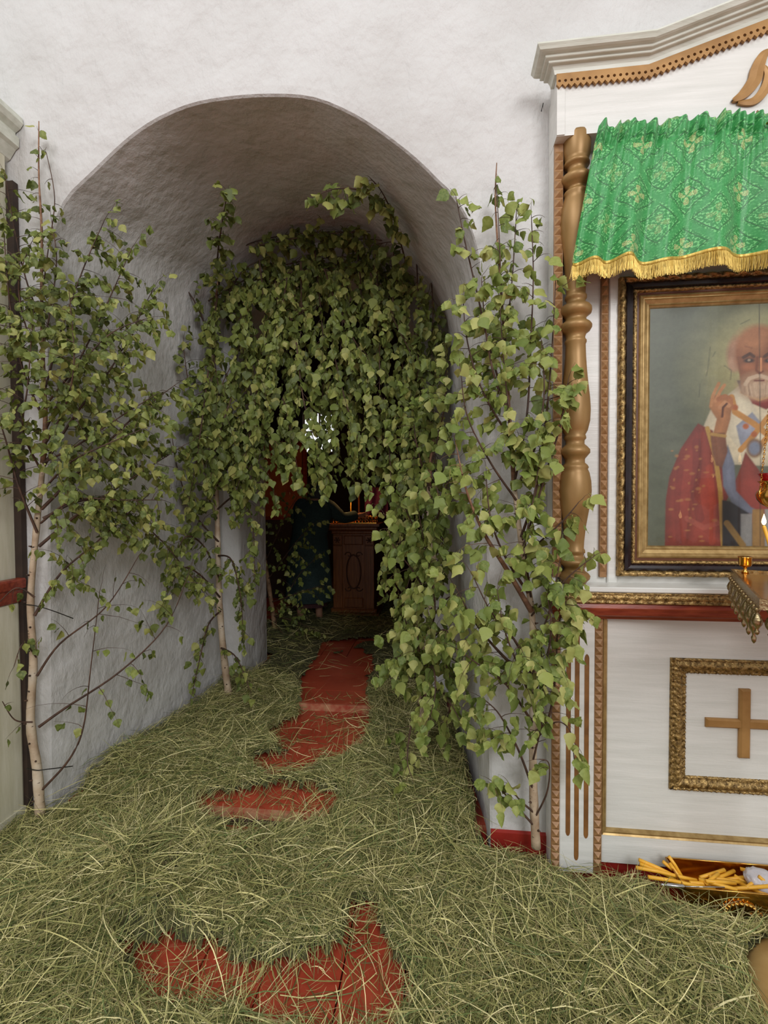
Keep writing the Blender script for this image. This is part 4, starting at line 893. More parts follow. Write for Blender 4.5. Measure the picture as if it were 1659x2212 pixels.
bough('birch bough with a snapped pale stick, hanging right of the middle', [[(770, 530, 2.92), (780, 640, 2.88), (770, 800, 2.88), (760, 1010, 2.88)], [(740, 550, 2.85), (740, 680, 2.82), (730, 840, 2.82), (720, 980, 2.82)]])
bough('thick birch bough of long pale-green trails at the right of the portal', [[(850, 545, 2.9), (860, 640, 2.84), (870, 800, 2.82), (860, 980, 2.82)], [(810, 550, 2.85), (820, 680, 2.8), (820, 840, 2.78), (830, 1010, 2.78)]])
bough('birch bough hanging beside the right jamb down to mid height', [[(930, 585, 2.86), (935, 680, 2.8), (930, 850, 2.78), (920, 1050, 2.76)], [(900, 570, 2.82), (905, 720, 2.76), (895, 900, 2.74), (880, 1080, 2.74)]])
bough('low trailing birch bough at the right of the dark doorway', [[(900, 900, 2.75), (890, 1020, 2.7), (870, 1140, 2.68), (850, 1240, 2.66)], [(940, 980, 2.72), (930, 1100, 2.66), (900, 1200, 2.64), (870, 1300, 2.62)], [(960, 1100, 2.66), (950, 1200, 2.6), (900, 1300, 2.58), (880, 1330, 2.58)]])
bough('sprig of birch sticking up above the others under the vault', [[(875, 560, 2.7), (850, 470, 2.45), (825, 415, 2.3), (800, 385, 2.2)], [(840, 450, 2.4), (780, 412, 2.25), (725, 408, 2.2), (688, 420, 2.18)]], L=.11, gap=.03, droop=.2)
bough('birch bough in the thick of the hanging screen, left of centre', [[(620, 600, 2.78), (600, 720, 2.75), (580, 830, 2.74), (520, 930, 2.74)], [(540, 640, 2.78), (520, 740, 2.75), (480, 830, 2.74), (440, 930, 2.74)]])
bough('birch bough in the thick of the hanging screen, right of centre', [[(700, 580, 2.78), (740, 690, 2.74), (790, 790, 2.72), (800, 940, 2.72)], [(800, 590, 2.78), (850, 690, 2.72), (900, 790, 2.7), (940, 900, 2.7)]])
bough('birch bough crossing low behind the white trunk', [[(450, 940, 2.8), (520, 930, 2.78), (590, 950, 2.8), (640, 1010, 2.82)], [(500, 1000, 2.82), (560, 1010, 2.8), (590, 1060, 2.8)]], L=.24)
bough('birch bough trailing lowest before the bright window gap', [[(640, 740, 2.76), (655, 860, 2.74), (680, 960, 2.74), (700, 1030, 2.74)], [(610, 860, 2.74), (630, 940, 2.72), (640, 1000, 2.72)]], L=.22)
bough('birch bough trailing lowest above the dim lectern', [[(720, 760, 2.76), (750, 880, 2.74), (785, 980, 2.72), (795, 1030, 2.72)], [(830, 860, 2.74), (840, 960, 2.72), (845, 1060, 2.7), (840, 1160, 2.7)]], L=.22)
bough('birch bough spilling to the left over the white trunk', [[(560, 800, 2.72), (545, 910, 2.7), (525, 1010, 2.68), (505, 1080, 2.68)], [(450, 800, 2.72), (435, 920, 2.66), (420, 1020, 2.62), (405, 1090, 2.6)], [(500, 860, 2.7), (470, 950, 2.66), (455, 1040, 2.64)]], L=.24)
# ------------------------------------------------------------------ hay
PATCH = [([(655, 1488), (790, 1482), (792, 1580), (770, 1630), (710, 1660), (625, 1640), (585, 1600), (650, 1560)], .97), ([(700, 1405), (815, 1395), (800, 1485), (660, 1490)], .6), ([(545, 1652), (700, 1640), (650, 1690), (570, 1692)], .9),
         ([(430, 1745), (560, 1722), (725, 1722), (722, 1768), (610, 1795), (480, 1795)], .85), ([(450, 1820), (520, 1795), (600, 1802), (570, 1832), (470, 1850)], .6),
         ([(260, 2035), (340, 2012), (420, 2030), (560, 2085), (715, 2060), (765, 1958), (800, 1958), (840, 2040), (882, 2090), (890, 2160), (820, 2230), (640, 2230), (560, 2185), (420, 2150), (310, 2145), (285, 2080)], .8),
         ([(1058, 1800), (1190, 1822), (1190, 1848), (1075, 1828)], .8), ([(1200, 1872), (1380, 1885), (1380, 1903), (1205, 1895)], .7), ([(330, 1900), (380, 1890), (400, 1930), (340, 1950)], .5)]
PW = [(np.array([[*atz(px, py, .03)][:2] for px, py in P]), k) for P, k in PATCH]
def inpoly(P, x, y):
    ins = np.zeros(x.shape, bool); d = np.full(x.shape, 9.)
    for i in range(len(P)):
        xa, ya = P[i]; xb, yb = P[(i+1) % len(P)]; c = (ya > y) != (yb > y); ins ^= c & (x < (xb-xa)*(y-ya)/((yb-ya) if abs(yb-ya) > 1e-9 else 1e-9)+xa)
        dx, dy = xb-xa, yb-ya; t = np.clip(((x-xa)*dx+(y-ya)*dy)/(dx*dx+dy*dy), 0, 1); d = np.minimum(d, np.hypot(x-xa-t*dx, y-ya-t*dy))
    return np.where(ins, d, -d)
def bare(x, y):
    b_ = np.zeros(x.shape)
    wob = .012*np.sin(x*37+y*11)+.012*np.sin(y*41-x*17)+.008*np.sin(x*83+y*67)
    for P, k in PW: b_ = np.maximum(b_, k*np.clip((inpoly(P, x, y)+wob)/.05+.75, 0, 1))
    return b_
def lumps(x, y): return .5+.22*np.sin(x*5.1+y*2.3+1)+.18*np.sin(y*7.3-x*3.1)+.12*np.sin(x*13+y*9+2)+.1*np.sin(x*23-y*19)
def floorz(y): return np.where(y > 3.1, .1, np.where(y > 2.06, .05, 0.))
def hayh(x, y):
    h = .035+.05*lumps(x, y)
    h = h+.11*np.exp(-((x+1.15)**2/.1+(y-1.55)**2/.035))+.07*np.exp(-((x+1.0)**2/.35+(y-1.75)**2/.05))
    h = h+.1*np.clip((-1.05-x)/.6, 0, 1)*np.clip((y-1.9)/.3, 0, 1)+.1*np.clip((x+.25)/.4, 0, 1)*np.clip((y-1.95)/.3, 0, 1)*np.clip((2.9-y)/.5, 0, 1)
    h = h+.05*np.exp(-((x-.55)**2/.3+(y-1.45)**2/.06))+.03*np.exp(-((x-.95)**2/.06+(y-1.56)**2/.01))
    return h*(1-np.clip(bare(x, y)*1.15, 0, 1))
def inside(x, y):
    ok = (y < 1.905) | ((x > jl(y)) & (x < jr(y)) & (y < 3.26)) | ((x > -1.41) & (x < -.12) & (y >= 3.26) & (y < 3.8)) | ((y >= 3.8) & (x > -2.4) & (x < .4))
    ok &= ~((x > .44) & (y > 1.83)) & ~((x > .825) & (x < 1.56) & (y > 1.682) & (y < 1.83)) & ~((x-1.152)**2+(y-1.353)**2 < .25**2) & ~((x < -1.89) & (y > 1.46)) & ~((x < -2.3+.25*(1+np.sin(y*5))) & (y < .6)); return ok
def jl(y): return -1.76+.23*(y-YW)/(YB-YW)
def jr(y): return .19-.125*(y-YW)/(YB-YW)
def hayblades(n, x0, x1, y0, y1, seed, wmul=1., lmul=1., bk=1.):
    g = np.random.default_rng(seed); x = g.uniform(x0, x1, n); y = g.uniform(y0, y1, n)
    ok = inside(x, y) & (g.random(n) > bare(x, y)*.985*bk); x, y = x[ok], y[ok]; n = len(x)
    h = hayh(x, y); z = floorz(y)+h*np.clip(1.05-.5*g.random(n)**2, 0, 1)+.004
    L = lmul*np.clip(g.lognormal(-2.3, .48, n), .035, .34); az = g.uniform(0, 2*PI, n)+.5*np.sin(x*4+y*3); el = g.normal(.02, .2, n)
    wd = wmul*g.uniform(.0006, .0016, n); bz = g.normal(0, .65, n); bp = g.normal(-.2, .3, n)
    K = 4; P = np.zeros((n, K+1, 3)); p = np.stack([x, y, z], 1); P[:, 0] = p
    e = 1e-3
    for k in range(K):
        a_ = az+bz*(k/K-.5); e_ = el+bp*(k/K-.4)
        d = np.stack([np.cos(a_)*np.cos(e_), np.sin(a_)*np.cos(e_), np.sin(e_)], 1); p = p+d*(L/K)[:, None]
        gz_ = floorz(p[:, 1])+hayh(p[:, 0], p[:, 1])*.75+.003; p[:, 2] = np.maximum(p[:, 2], gz_); P[:, k+1] = p
    ok = np.ones(n, bool)
    for k in (2, 4): ok &= inside(P[:, k, 0], P[:, k, 1]) & (g.random(n) > .88*bk*bare(P[:, k, 0], P[:, k, 1]))
    P = P[ok]; wd = wd[ok]; az = az[ok]; n = len(P); tw = g.uniform(-.9, .9, n)
    side = np.stack([-np.sin(az)*np.cos(tw), np.cos(az)*np.cos(tw), np.sin(tw)], 1)
    prof = np.array([.8, 1, 1, .8, .25]); off = side[:, None, :]*wd[:, None, None]*prof[None, :, None]
    V_ = np.stack([P-off, P+off], 2).reshape(n, (K+1)*2, 3); base_ = (np.arange(n)*(K+1)*2)[:, None]
    Q = np.stack([np.stack([base_[:, 0]+2*k, base_[:, 0]+2*k+1, base_[:, 0]+2*k+3, base_[:, 0]+2*k+2], 1) for k in range(K)], 1).reshape(-1, 4)
    pal = np.array([lin(c)[:3] for c in ((84, 90, 48), (124, 125, 72), (160, 156, 98), (192, 184, 124), (222, 212, 158), (92, 108, 60), (142, 130, 90))])
    ci = g.choice(7, n, p=[.15, .21, .22, .18, .1, .08, .06]); cc = pal[ci]*g.uniform(.85, 1.35, n)[:, None]
    return V_.reshape(-1, 3), Q, np.repeat(cc, (K+1)*2, 0)
sets = [hayblades(165000, -2.3, 2.0, .62, 1.92, 1, .9, .95), hayblades(70000, -1.8, .3, 1.9, 3.3, 2, 1.05), hayblades(9000, -2.2, .3, 3.25, 6.2, 3, 1.2), hayblades(9000, -2.3, 2.0, .62, 1.95, 4, 1.5, 1.25), hayblades(30000, -2.6, 2.4, .1, .75, 7, 1.2, 1.1), hayblades(2600, -1.4, .6, .7, 3.2, 5, 1.1, 1.1, .0), hayblades(5000, -1.6, .6, .7, 3.2, 6, .8, .55, .25)]
cs, qs, ccs, off = [], [], [], 0
for V_, Q, C_ in sets: cs.append(V_); qs.append(Q+off); ccs.append(C_); off += len(V_)
me = bpy.data.meshes.new('hay'); npmesh(me, np.concatenate(cs), np.concatenate(qs))
cc = np.concatenate(ccs); ca = me.color_attributes.new('hc', 'FLOAT_COLOR', 'POINT'); ca.data.foreach_set('color', np.concatenate([np.clip(cc, 0, 1), np.ones((len(cc), 1))], 1).astype(np.float32).ravel())
hay = link('hay', me, 'hay'); tag(hay, 'cut green-gold hay strewn over the red floor', 'hay'); hay['kind'] = 'stuff'
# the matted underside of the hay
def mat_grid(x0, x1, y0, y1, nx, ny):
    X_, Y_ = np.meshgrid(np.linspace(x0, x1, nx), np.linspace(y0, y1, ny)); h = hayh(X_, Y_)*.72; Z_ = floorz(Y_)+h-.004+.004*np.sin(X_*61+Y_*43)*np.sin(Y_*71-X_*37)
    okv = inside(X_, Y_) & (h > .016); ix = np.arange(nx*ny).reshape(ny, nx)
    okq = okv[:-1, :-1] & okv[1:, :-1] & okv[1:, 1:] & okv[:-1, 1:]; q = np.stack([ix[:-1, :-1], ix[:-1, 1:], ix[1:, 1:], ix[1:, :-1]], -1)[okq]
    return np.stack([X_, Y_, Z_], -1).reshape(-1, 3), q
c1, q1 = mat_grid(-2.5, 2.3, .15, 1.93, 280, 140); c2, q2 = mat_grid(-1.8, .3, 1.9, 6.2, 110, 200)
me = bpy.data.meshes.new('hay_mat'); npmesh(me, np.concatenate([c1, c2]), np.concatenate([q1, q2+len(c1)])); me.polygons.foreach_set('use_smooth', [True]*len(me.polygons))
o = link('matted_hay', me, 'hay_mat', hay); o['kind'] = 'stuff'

# wires tying the left birch to the wall
for i, pts in enumerate(([at(57, 1660, 1.85), at(80, 1664, 1.832), at(100, 1662, 1.845), at(157, 1655, 1.93)], [at(48, 1306, 1.86), at(74, 1308, 1.835), at(110, 1318, 1.86), at(158, 1336, 1.95)])):
    tag(MB().tube(cr(pts, 4), .0022, 6).build('tie_wire', 'nail_iron'), ('black wire tying the left birch trunk low, near the hay', 'black wire tying the left birch trunk at ledge height')[i], 'wire', 'wires holding the birch')
a_ = at(1172, 230, 1.928); tag(MB().tube([a_, a_+Vector((-.004, -.03, -.012)), a_+Vector((-.012, -.034, -.045))], .0018, 6).build('bent_nail', 'nail_iron'), 'bent iron nail in the white wall left of the cornice', 'nail')
# ------------------------------------------------------------------ candle stand: base, pole, square tray, sockets, pendants
e1 = Vector((.909, -.417, 0)); e2 = Vector((-.417, -.909, 0)); SIDE = .56; Z0 = 1.25
cor = Vector((1.014, 1.724, 0)); cen = cor+e1*SIDE/2+e2*SIDE/2
std = thing('candle_stand', (cen.x, cen.y, 0), 'brass floor candle stand with square tray, sockets and lacy pendants', 'candle stand')
MB().lathe((cen.x, cen.y, 0), [(0, .262), (.012, .276), (.035, .28), (.06, .27), (.075, .248), (.084, .21), (.09, .15), (.1, .1), (.13, .065), (.19, .045), (.22, .05), (.25, .05), (.27, .038), (.3, .03)], 40).build('base', 'brass_satin', std)
MB().lathe((cen.x, cen.y, 0), [(.3, .022), (.55, .02), (.57, .034), (.6, .04), (.63, .034), (.65, .02), (.95, .019), (1.05, .022), (1.1, .04), (1.14, .05), (1.17, .05), (1.2, .11), (1.225, .14)], 24).build('pole', 'brass', std)
def Q(a, b_, z): return cor+e1*a+e2*b_+Vector((0, 0, z))
def slab(a0, a1, b0, b1, z0, z1): 
    return MB().add([Q(a, b_, z) for a in (a0, a1) for b_ in (b0, b1) for z in (z0, z1)], [(0, 1, 3, 2), (4, 6, 7, 5), (0, 4, 5, 1), (2, 3, 7, 6), (0, 2, 6, 4), (1, 5, 7, 3)])
slab(.004, SIDE-.004, .004, SIDE-.004, Z0-.012, Z0-.002).build('tray', 'brass', std)
for a0, a1, b0, b1 in ((0, SIDE, 0, .006), (0, SIDE, SIDE-.006, SIDE), (0, .006, .006, SIDE-.006), (SIDE-.006, SIDE, .006, SIDE-.006)): slab(a0, a1, b0, b1, Z0-.022, Z0+.005).build('tray_rim', 'silver_gilt', std)
pm = MB().lathe((0, 0, 0), [(0, .004), (-.004, .0062), (-.009, .004), (-.012, .003), (-.02, .0065), (-.028, .009), (-.036, .0075), (-.042, .004), (-.046, .0025), (-.05, .0045), (-.055, .0035), (-.058, .001)], 8).mesh('pendant'); pm.materials.append(MT['silver_gilt'])
sw = MB()
for k in range(9):
    t = k/8; sw.lathe((-.0225+.045*t, 0, -.012-.016*math.sin(PI*t)), [(-.004, .001), (-.002, .0036), (0, .0044), (.002, .0036), (.004, .001)], 6)
swm = sw.mesh('bead_swag'); swm.materials.append(MT['silver_gilt'])
for sd in range(4):
    for k in range(13):
        u_ = .022+k*(SIDE-.044)/12; p = (Q(u_, -.001, Z0-.02), Q(u_, SIDE+.001, Z0-.02), Q(-.001, u_, Z0-.02), Q(SIDE+.001, u_, Z0-.02))[sd]
        o = bpy.data.objects.new('pendant', pm); COL.objects.link(o); o.parent = std; o.location = p-std.location; o.scale = (1.4, 1.4, 1.75 if k % 2 else 1.2)
        if k < 12:
            h_ = (SIDE-.044)/24; p2 = p+(e1 if sd < 2 else e2)*h_
            o = bpy.data.objects.new('bead_swag', swm); COL.objects.link(o); o.parent = std; o.location = p2-std.location; o.rotation_euler.z = math.atan2((e1 if sd < 2 else e2).y, (e1 if sd < 2 else e2).x); o['kind'] = 'stuff'
sm = MB().lathe((0, 0, 0), [(0, .009), (.003, .0095), (.006, .006), (.012, .0045), (.016, .006), (.02, .0095), (.026, .011), (.032, .0105), (.035, .007), (.038, .0068), (.04, .009), (.044, .0085), (.0445, .006), (.036, .005)], 14).mesh('socket'); sm.materials.append(MT['brass'])
bm_ = MB().lathe((0, 0, 0), [(0, .01), (.004, .011), (.008, .006), (.016, .005), (.02, .007), (.024, .0165), (.03, .019), (.05, .019), (.052, .021), (.055, .0205), (.0555, .017), (.03, .015)], 20).mesh('oil_cup'); bm_.materials.append(MT['brass'])
o = bpy.data.objects.new('large_socket', bm_); COL.objects.link(o); o.parent = std; o.location = Q(.036, .03, Z0-.002)-std.location
SOCK = [(.107+.085*i, .087+.085*j) for i in range(6) for j in range(6)]+[(.107+.085*i, .03) for i in range(6)]
for a, b_ in SOCK:
    if a > SIDE-.02 or b_ > SIDE-.02: continue
    o = bpy.data.objects.new('socket', sm); COL.objects.link(o); o.parent = std; o.location = Q(a, b_, Z0-.002)-std.location
def candle(p, q, r, lit, label, cat='candle', group=None, name='candle', fl='flame', fs=1.):
    p, q = Vector(p), Vector(q); d = (q-p).normalized(); c = thing(name, p, label, cat, group)
    MB().tube([p, p.lerp(q, .5), q-d*.004, q], [r, r*.98, r*.95, r*.6], 10).build('wax', 'wax', c)
    MB().tube([q-d*.001, q+d*.008*fs], .0007*fs, 5).build('wick', 'wick', c)
    if lit:
        b_ = q+Vector((0, 0, .003)); f_ = [(0, .001), (.003, .0042), (.009, .0062), (.016, .0055), (.024, .0034), (.032, .0012), (.036, .0002)]
        MB().lathe(b_, [(z*fs, rr_*fs) for z, rr_ in f_], 10).build('flame', fl, c)
    return c
# sits in a socket near the picture's edge, leaning; the flame burns at the corner of the icon
fb = Vector((1.05, 1.62, 1.41)); base_ = min((Q(a, b_, Z0+.035) for a, b_ in SOCK), key=lambda p: abs(p.x-1.075)+abs(p.y-1.6))
candle(base_, fb, .0055, True, 'lit yellow candle leaning on the brass stand before the icon')
cands = sorted((Q(a, b_, Z0+.035) for a, b_ in SOCK), key=lambda p: p.x)
used = [base_]
def near(x, y):
    c = [p for p in cands if all((p-u_).length > .01 for u_ in used)]; p = min(c, key=lambda p: (p.x-x)**2+(p.y-y)**2); used.append(p); return p
for (x, y, z, lb) in ((1.2, 1.6, 1.65, 'tallest lit candle at the back of the brass stand, mirrored in the icon glass'), (1.24, 1.55, 1.57, 'second lit candle on the brass stand, mirrored lower in the icon glass'), (1.32, 1.56, 1.66, 'lit candle at the right of the brass stand, mirrored in the icon glass'), (1.36, 1.5, 1.65, 'rightmost lit candle of the brass stand, mirrored in the icon glass')):
    p = near(x, y); candle(p, (p.x, p.y, z), .0045, True, lb)
for (x, y, lb) in ((1.05, 1.66, 'short unlit candle stub tilted in the brass stand by the large cup'), (1.06, 1.6, 'shortest unlit candle stub in the brass stand')):
    p = near(x, y); candle(p-Vector((0, 0, .0)), p+Vector((.006 if x < 1.055 else 0, 0, .034 if x < 1.055 else .016)), .005, False, lb)
# ------------------------------------------------------------------ hanging oil lamp
lx, ly = 1.125, 1.69
lamp = thing('hanging_oil_lamp', (lx, ly, 1.44), 'hanging brass oil lamp with ruby glass on chains before the icon', 'lamp')
zb_ = 1.455
MB().lathe((lx, ly, zb_), [(0, .002), (.003, .008), (.006, .005), (.01, .008), (.014, .02), (.025, .036), (.04, .046), (.055, .05), (.066, .047), (.074, .04), (.084, .036), (.094, .038), (.1, .044), (.102, .044), (.1, .04), (.08, .033)], 28, False).build('bowl', 'brass', lamp)
MB().lathe((lx, ly, zb_), [(.08, .02), (.095, .03), (.105, .034), (.115, .037), (.127, .045), (.128, .043), (.117, .034), (.1, .028), (.085, .02)], 24, False).build('glass_cup', 'ruby_glass', lamp)
hub = Vector((lx, ly, 2.02)); MB().lathe(hub, [(-.012, .01), (-.006, .022), (0, .018), (.01, .012), (.02, .004)], 16).build('chain_hub', 'brass', lamp)
def chain(p, q, n):
    m_ = MB(); d = (q-p)/n; t = d.normalized(); a = t.orthogonal().normalized(); b_ = t.cross(a)
    for k in range(n):
        c = p+d*(k+.5); n1_ = a if k % 2 else b_; R = d.length*.66; pts = [c+t*(R*math.cos(2*PI*j/8))+n1_*(R*.55*math.sin(2*PI*j/8)) for j in range(9)]
        m_.tube(pts, .0011, 4, False)
    return m_
for k in range(3):
    an = math.radians(188+120*k); p = Vector((lx+.047*math.cos(an), ly+.047*math.sin(an), zb_+.066))
    MB().tube([p-Vector((0, 0, .02)), p+Vector((.004*math.cos(an), .004*math.sin(an), -.008)), p+Vector((0, 0, .012))], .003, 6).build('bracket', 'brass', lamp)
    o = chain(p+Vector((0, 0, .012)), hub, 62).build('chain', 'brass', lamp); o['kind'] = 'stuff'
o = chain(hub+Vector((0, 0, .02)), Vector((lx, ly, 2.75)), 70).build('chain', 'brass', lamp); o['kind'] = 'stuff'
MB().tube([Vector((lx, ly, 2.75)), Vector((lx, ly, 2.765)), Vector((lx, ly+.02, 2.77)), Vector((lx, 1.76, 2.78)), Vector((lx, 1.803, 2.86))], .004, 8).build('hook', 'brass', lamp)
# ------------------------------------------------------------------ brass box of candles on the floor
BX0, BX1, BY0, BY1, BZ = .86, 1.55, 1.69, 1.826, .14
box = thing('brass_candle_box', ((BX0+BX1)/2, (BY0+BY1)/2, 0), 'open polished brass box on the hay, full of yellow candles', 'box')
MB().box(BX0, BX1, BY0, BY1, 0, .02).build('bottom', 'brass', box)
for nm, bx in (('front_wall', (BX0, BX1, BY0, BY0+.003)), ('back_wall', (BX0, BX1, BY1-.003, BY1)), ('end_wall', (BX0, BX0+.003, BY0+.003, BY1-.003)), ('end_wall', (BX1-.003, BX1, BY0+.003, BY1-.003))):
    MB().box(*bx, .02, BZ).build(nm, 'brass', box)
for p, q in (((BX0, BY0), (BX1, BY0)), ((BX0, BY1), (BX1, BY1)), ((BX0, BY0), (BX0, BY1)), ((BX1, BY0), (BX1, BY1))): MB().tube([(*p, BZ), (*q, BZ)], .003, 6).build('rim', 'brass', box)
m_ = MB()                                                  # cast scroll ornament on the front
for k in range(11):
    an = PI*k/10; m_.lathe((1.04+.05*math.cos(an), BY0-.006, .075+.03*math.sin(an)), [(-.008, .001), (-.004, .007), (0, .009), (.004, .007), (.008, .001)], 8)
for sg in (-1, 1):
    m_.tube([(1.04+sg*(.05+.02*math.cos(t)*(1-t/9)), BY0-.006, .07-.02*math.sin(t)*(1-t/9)-.004*t) for t in [j*.5 for j in range(13)]], .0045, 6)
m_.build('scroll_ornament', 'brass', box)['kind'] = 'stuff'
LONG = [((1380, 1857, 1.78), (1505, 1915, 1.75)), ((1382, 1873, 1.77), (1525, 1928, 1.74)), ((1374, 1888, 1.75), (1505, 1902, 1.75)), ((1400, 1922, 1.71), (1545, 1922, 1.72)), ((1432, 1868, 1.79), (1505, 1928, 1.77)), ((1445, 1850, 1.8), (1482, 1908, 1.78)), ((1446, 1870, 1.785), (1495, 1940, 1.73))]
LONGL = ['yellow taper with its end raised highest over the box\'s left rim', 'yellow taper just below the highest one at the box\'s left rim', 'yellow taper reaching farthest left from the brass box', 'lowest level yellow taper lying along the front of the box', 'bent yellow taper rising at the back left of the box', 'orange-yellow taper standing nearly upright at the box\'s back left', 'yellow taper slanting down to the front rim of the box']
for (p, q), lb in zip(LONG, LONGL):
    a_, b_ = at(*p), at(*q); a_.z = max(a_.z, BZ+.012) if a_.x < BX0 else a_.z
    c = thing('taper_candle', a_, lb, 'candle', 'candles in the brass box'); MB().tube([a_, a_.lerp(b_, .35)+Vector((0, 0, .003)), a_.lerp(b_, .7), b_], .0062, 8).build('wax', 'wax', c)
rr = random.Random(5)
for k in range(40):
    x = rr.uniform(BX0+.07, BX0+.42); y = rr.uniform(BY0+.03, BY1-.03); z = .065+rr.uniform(0, .07); an = rr.gauss(0, .6)+(PI if rr.random() < .5 else 0); L = rr.uniform(.03, .085); el = rr.gauss(0, .25)
    d = Vector((math.cos(an)*math.cos(el), math.sin(an)*math.cos(el)*.6, math.sin(el))); a_ = Vector((x, y, z)); ok = lambda p: Vector((min(max(p.x, BX0+.012), BX1-.02), min(max(p.y, BY0+.012), BY1-.012), p.z))
    o = MB().tube([ok(a_-d*L), ok(a_), ok(a_+d*L)], .0062, 8).build('candle_stub', 'wax'); tag(o, 'yellow candle stub jumbled in the heap inside the brass box', 'candle', 'candle stubs in the brass box')
MB().box(BX0+.004, BX1-.004, BY0+.004, BY1-.004, .02, .06).build('wax_drippings', 'wax', box)
# clear plastic bag crumpled at the right of the box
bmx = bmesh.new(); bmesh.ops.create_icosphere(bmx, subdivisions=4, radius=1)
for v in bmx.verts:
    c = v.co.copy(); n_ = math.sin(c.x*9+c.y*4)*math.sin(c.z*8+c.x*5)+.6*math.sin(c.y*15-c.z*11)+.4*math.sin(c.x*21+c.z*17)
    s_ = 1+.05*n_; v.co = Vector((c.x*.085*s_, c.y*.05*s_, c.z*.038*s_))
me = bpy.data.meshes.new('plastic_bag'); bmx.to_mesh(me); bmx.free(); me.polygons.foreach_set('use_smooth', [True]*len(me.polygons))
bag = link('plastic_bag', me, 'plastic_bag'); bag.location = at(1655, 1915, 1.755)+Vector((.02, 0, .0)); bag.rotation_euler = (.2, .3, -.3); tag(bag, 'crumpled clear plastic bag lying among the candles in the brass box', 'bag')
# long steel lighter lying on the front rim
g = thing('steel_lighter', at(1427, 1942, 1.684), 'thin steel lighting rod with a knobbed handle on the box\'s front rim', 'lighter')
a_, b_, c_ = at(1427, 1942, 1.684), at(1480, 1941, 1.684), at(1565, 1934, 1.695)
for v in (a_, b_, c_): v.z = max(v.z, BZ+.009)
MB().tube([a_, a_.lerp(b_, .1), a_.lerp(b_, .15), a_.lerp(b_, .25), a_.lerp(b_, .3), a_.lerp(b_, .9), b_], [.003, .005, .0035, .0035, .006, .006, .003], 10).build('handle', 'steel', g)
MB().tube([b_, c_], .0018, 6).build('rod', 'steel', g)
# ------------------------------------------------------------------ the dim room: carved lectern, candles, a worshipper
LX0, LX1, LY = -1.25, -.7, 5.38; lz = .1
lec = thing('carved_lectern', ((LX0+LX1)/2, LY+.2, lz), 'carved brown wooden lectern glowing in candlelight beyond the doorway', 'lectern')
def lp(n, mb, mt='lectern_wood', par=None): return mb.build(n, mt, par or lec)
lp('body', MB().box(LX0+.03, LX1-.03, LY+.02, LY+.42, lz+.1, lz+1.02))
lp('plinth', MB().bbox(LX0-.03, LX1+.03, LY-.04, LY+.46, lz, lz+.06, .01).bbox(LX0, LX1, LY-.01, LY+.44, lz+.06, lz+.11, .012))
lp('cornice', MB().bbox(LX0+.01, LX1-.01, LY, LY+.44, lz+1.0, lz+1.04, .012).bbox(LX0-.02, LX1+.02, LY-.03, LY+.46, lz+1.04, lz+1.09, .014).box(LX0-.04, LX1+.04, LY-.05, LY+.48, lz+1.09, lz+1.12))
for x0 in (LX0+.03, LX1-.14):
    pl = lp('pilaster', MB().bbox(x0, x0+.11, LY-.004, LY+.02, lz+.12, lz+.86, .004))
    for k in range(4): lp('flute', MB().box(x0+.018+k*.022, x0+.026+k*.022, LY-.009, LY-.004, lz+.16, lz+.82), 'lectern_wood', pl)
    ro = lp('rosette_block', MB().bbox(x0, x0+.11, LY-.008, LY+.02, lz+.87, lz+.985, .006))
    m_ = MB(); 
    for k in range(6): an = k*PI/3; m_.tube([(x0+.055, LY-.012, lz+.927), (x0+.055+.035*math.cos(an), LY-.011, lz+.927+.035*math.sin(an))], [.004, .009], 6)
    lp('rosette', m_, 'lectern_dark', ro)['kind'] = 'stuff'
lp('top_panel', MB().bbox(LX0+.16, LX1-.16, LY+.002, LY+.02, lz+.87, lz+.98, .01)); lp('bottom_panel', MB().bbox(LX0+.16, LX1-.16, LY+.004, LY+.02, lz+.12, lz+.24, .01))
xm, zm = (LX0+LX1)/2, lz+.55
lp('oval_molding', MB().tube([(xm+.085*math.cos(2*PI*k/32), LY+.014, zm+.2*math.sin(2*PI*k/32)) for k in range(33)], .009, 6, False), 'lectern_dark')
m_ = MB()
for sx in (-1, 1):
    for sz in (-1, 1):
        m_.tube([(xm+sx*(.06+.045*(1-t/7)*math.cos(t)), LY+.014, zm+sz*(.2+.04*(1-t/7)*math.sin(t))) for t in [j*.5 for j in range(13)]], .006, 5)
lp('scroll_carving', m_, 'lectern_dark')['kind'] = 'stuff'
zt_ = lz+1.12
tr_ = thing('candle_tray', (xm, LY+.2, zt_), 'tray of small candle sockets on top of the wooden lectern', 'candle tray')
MB().box(LX0, LX1, LY+.0, LY+.42, zt_, zt_+.015).build('tray', 'brass', tr_)
sm2 = MB().lathe((0, 0, 0), [(0, .008), (.02, .006), (.05, .007), (.055, .011), (.075, .011), (.076, .006)], 8).mesh('socket'); sm2.materials.append(MT['brass'])
for i in range(13):
    for j in range(3):
        o = bpy.data.objects.new('socket', sm2); COL.objects.link(o); o.parent = tr_; o.location = Vector((LX0+.03+i*.041, LY+.04+j*.13, zt_+.015))-tr_.location
c = candle((at(758, 1100, LY+.17).x, LY+.17, zt_+.08), at(758, 1072, LY+.17), .007, True, 'thin lit taper standing tallest on the dim lectern', fl='flame_far', fs=1.3)
c = candle((at(722, 1112, LY+.04).x, LY+.04, zt_+.08), at(722, 1100, LY+.04), .008, True, 'short lit candle at the left of the dim lectern, by the bowed figure', fl='flame_far', fs=1.7)
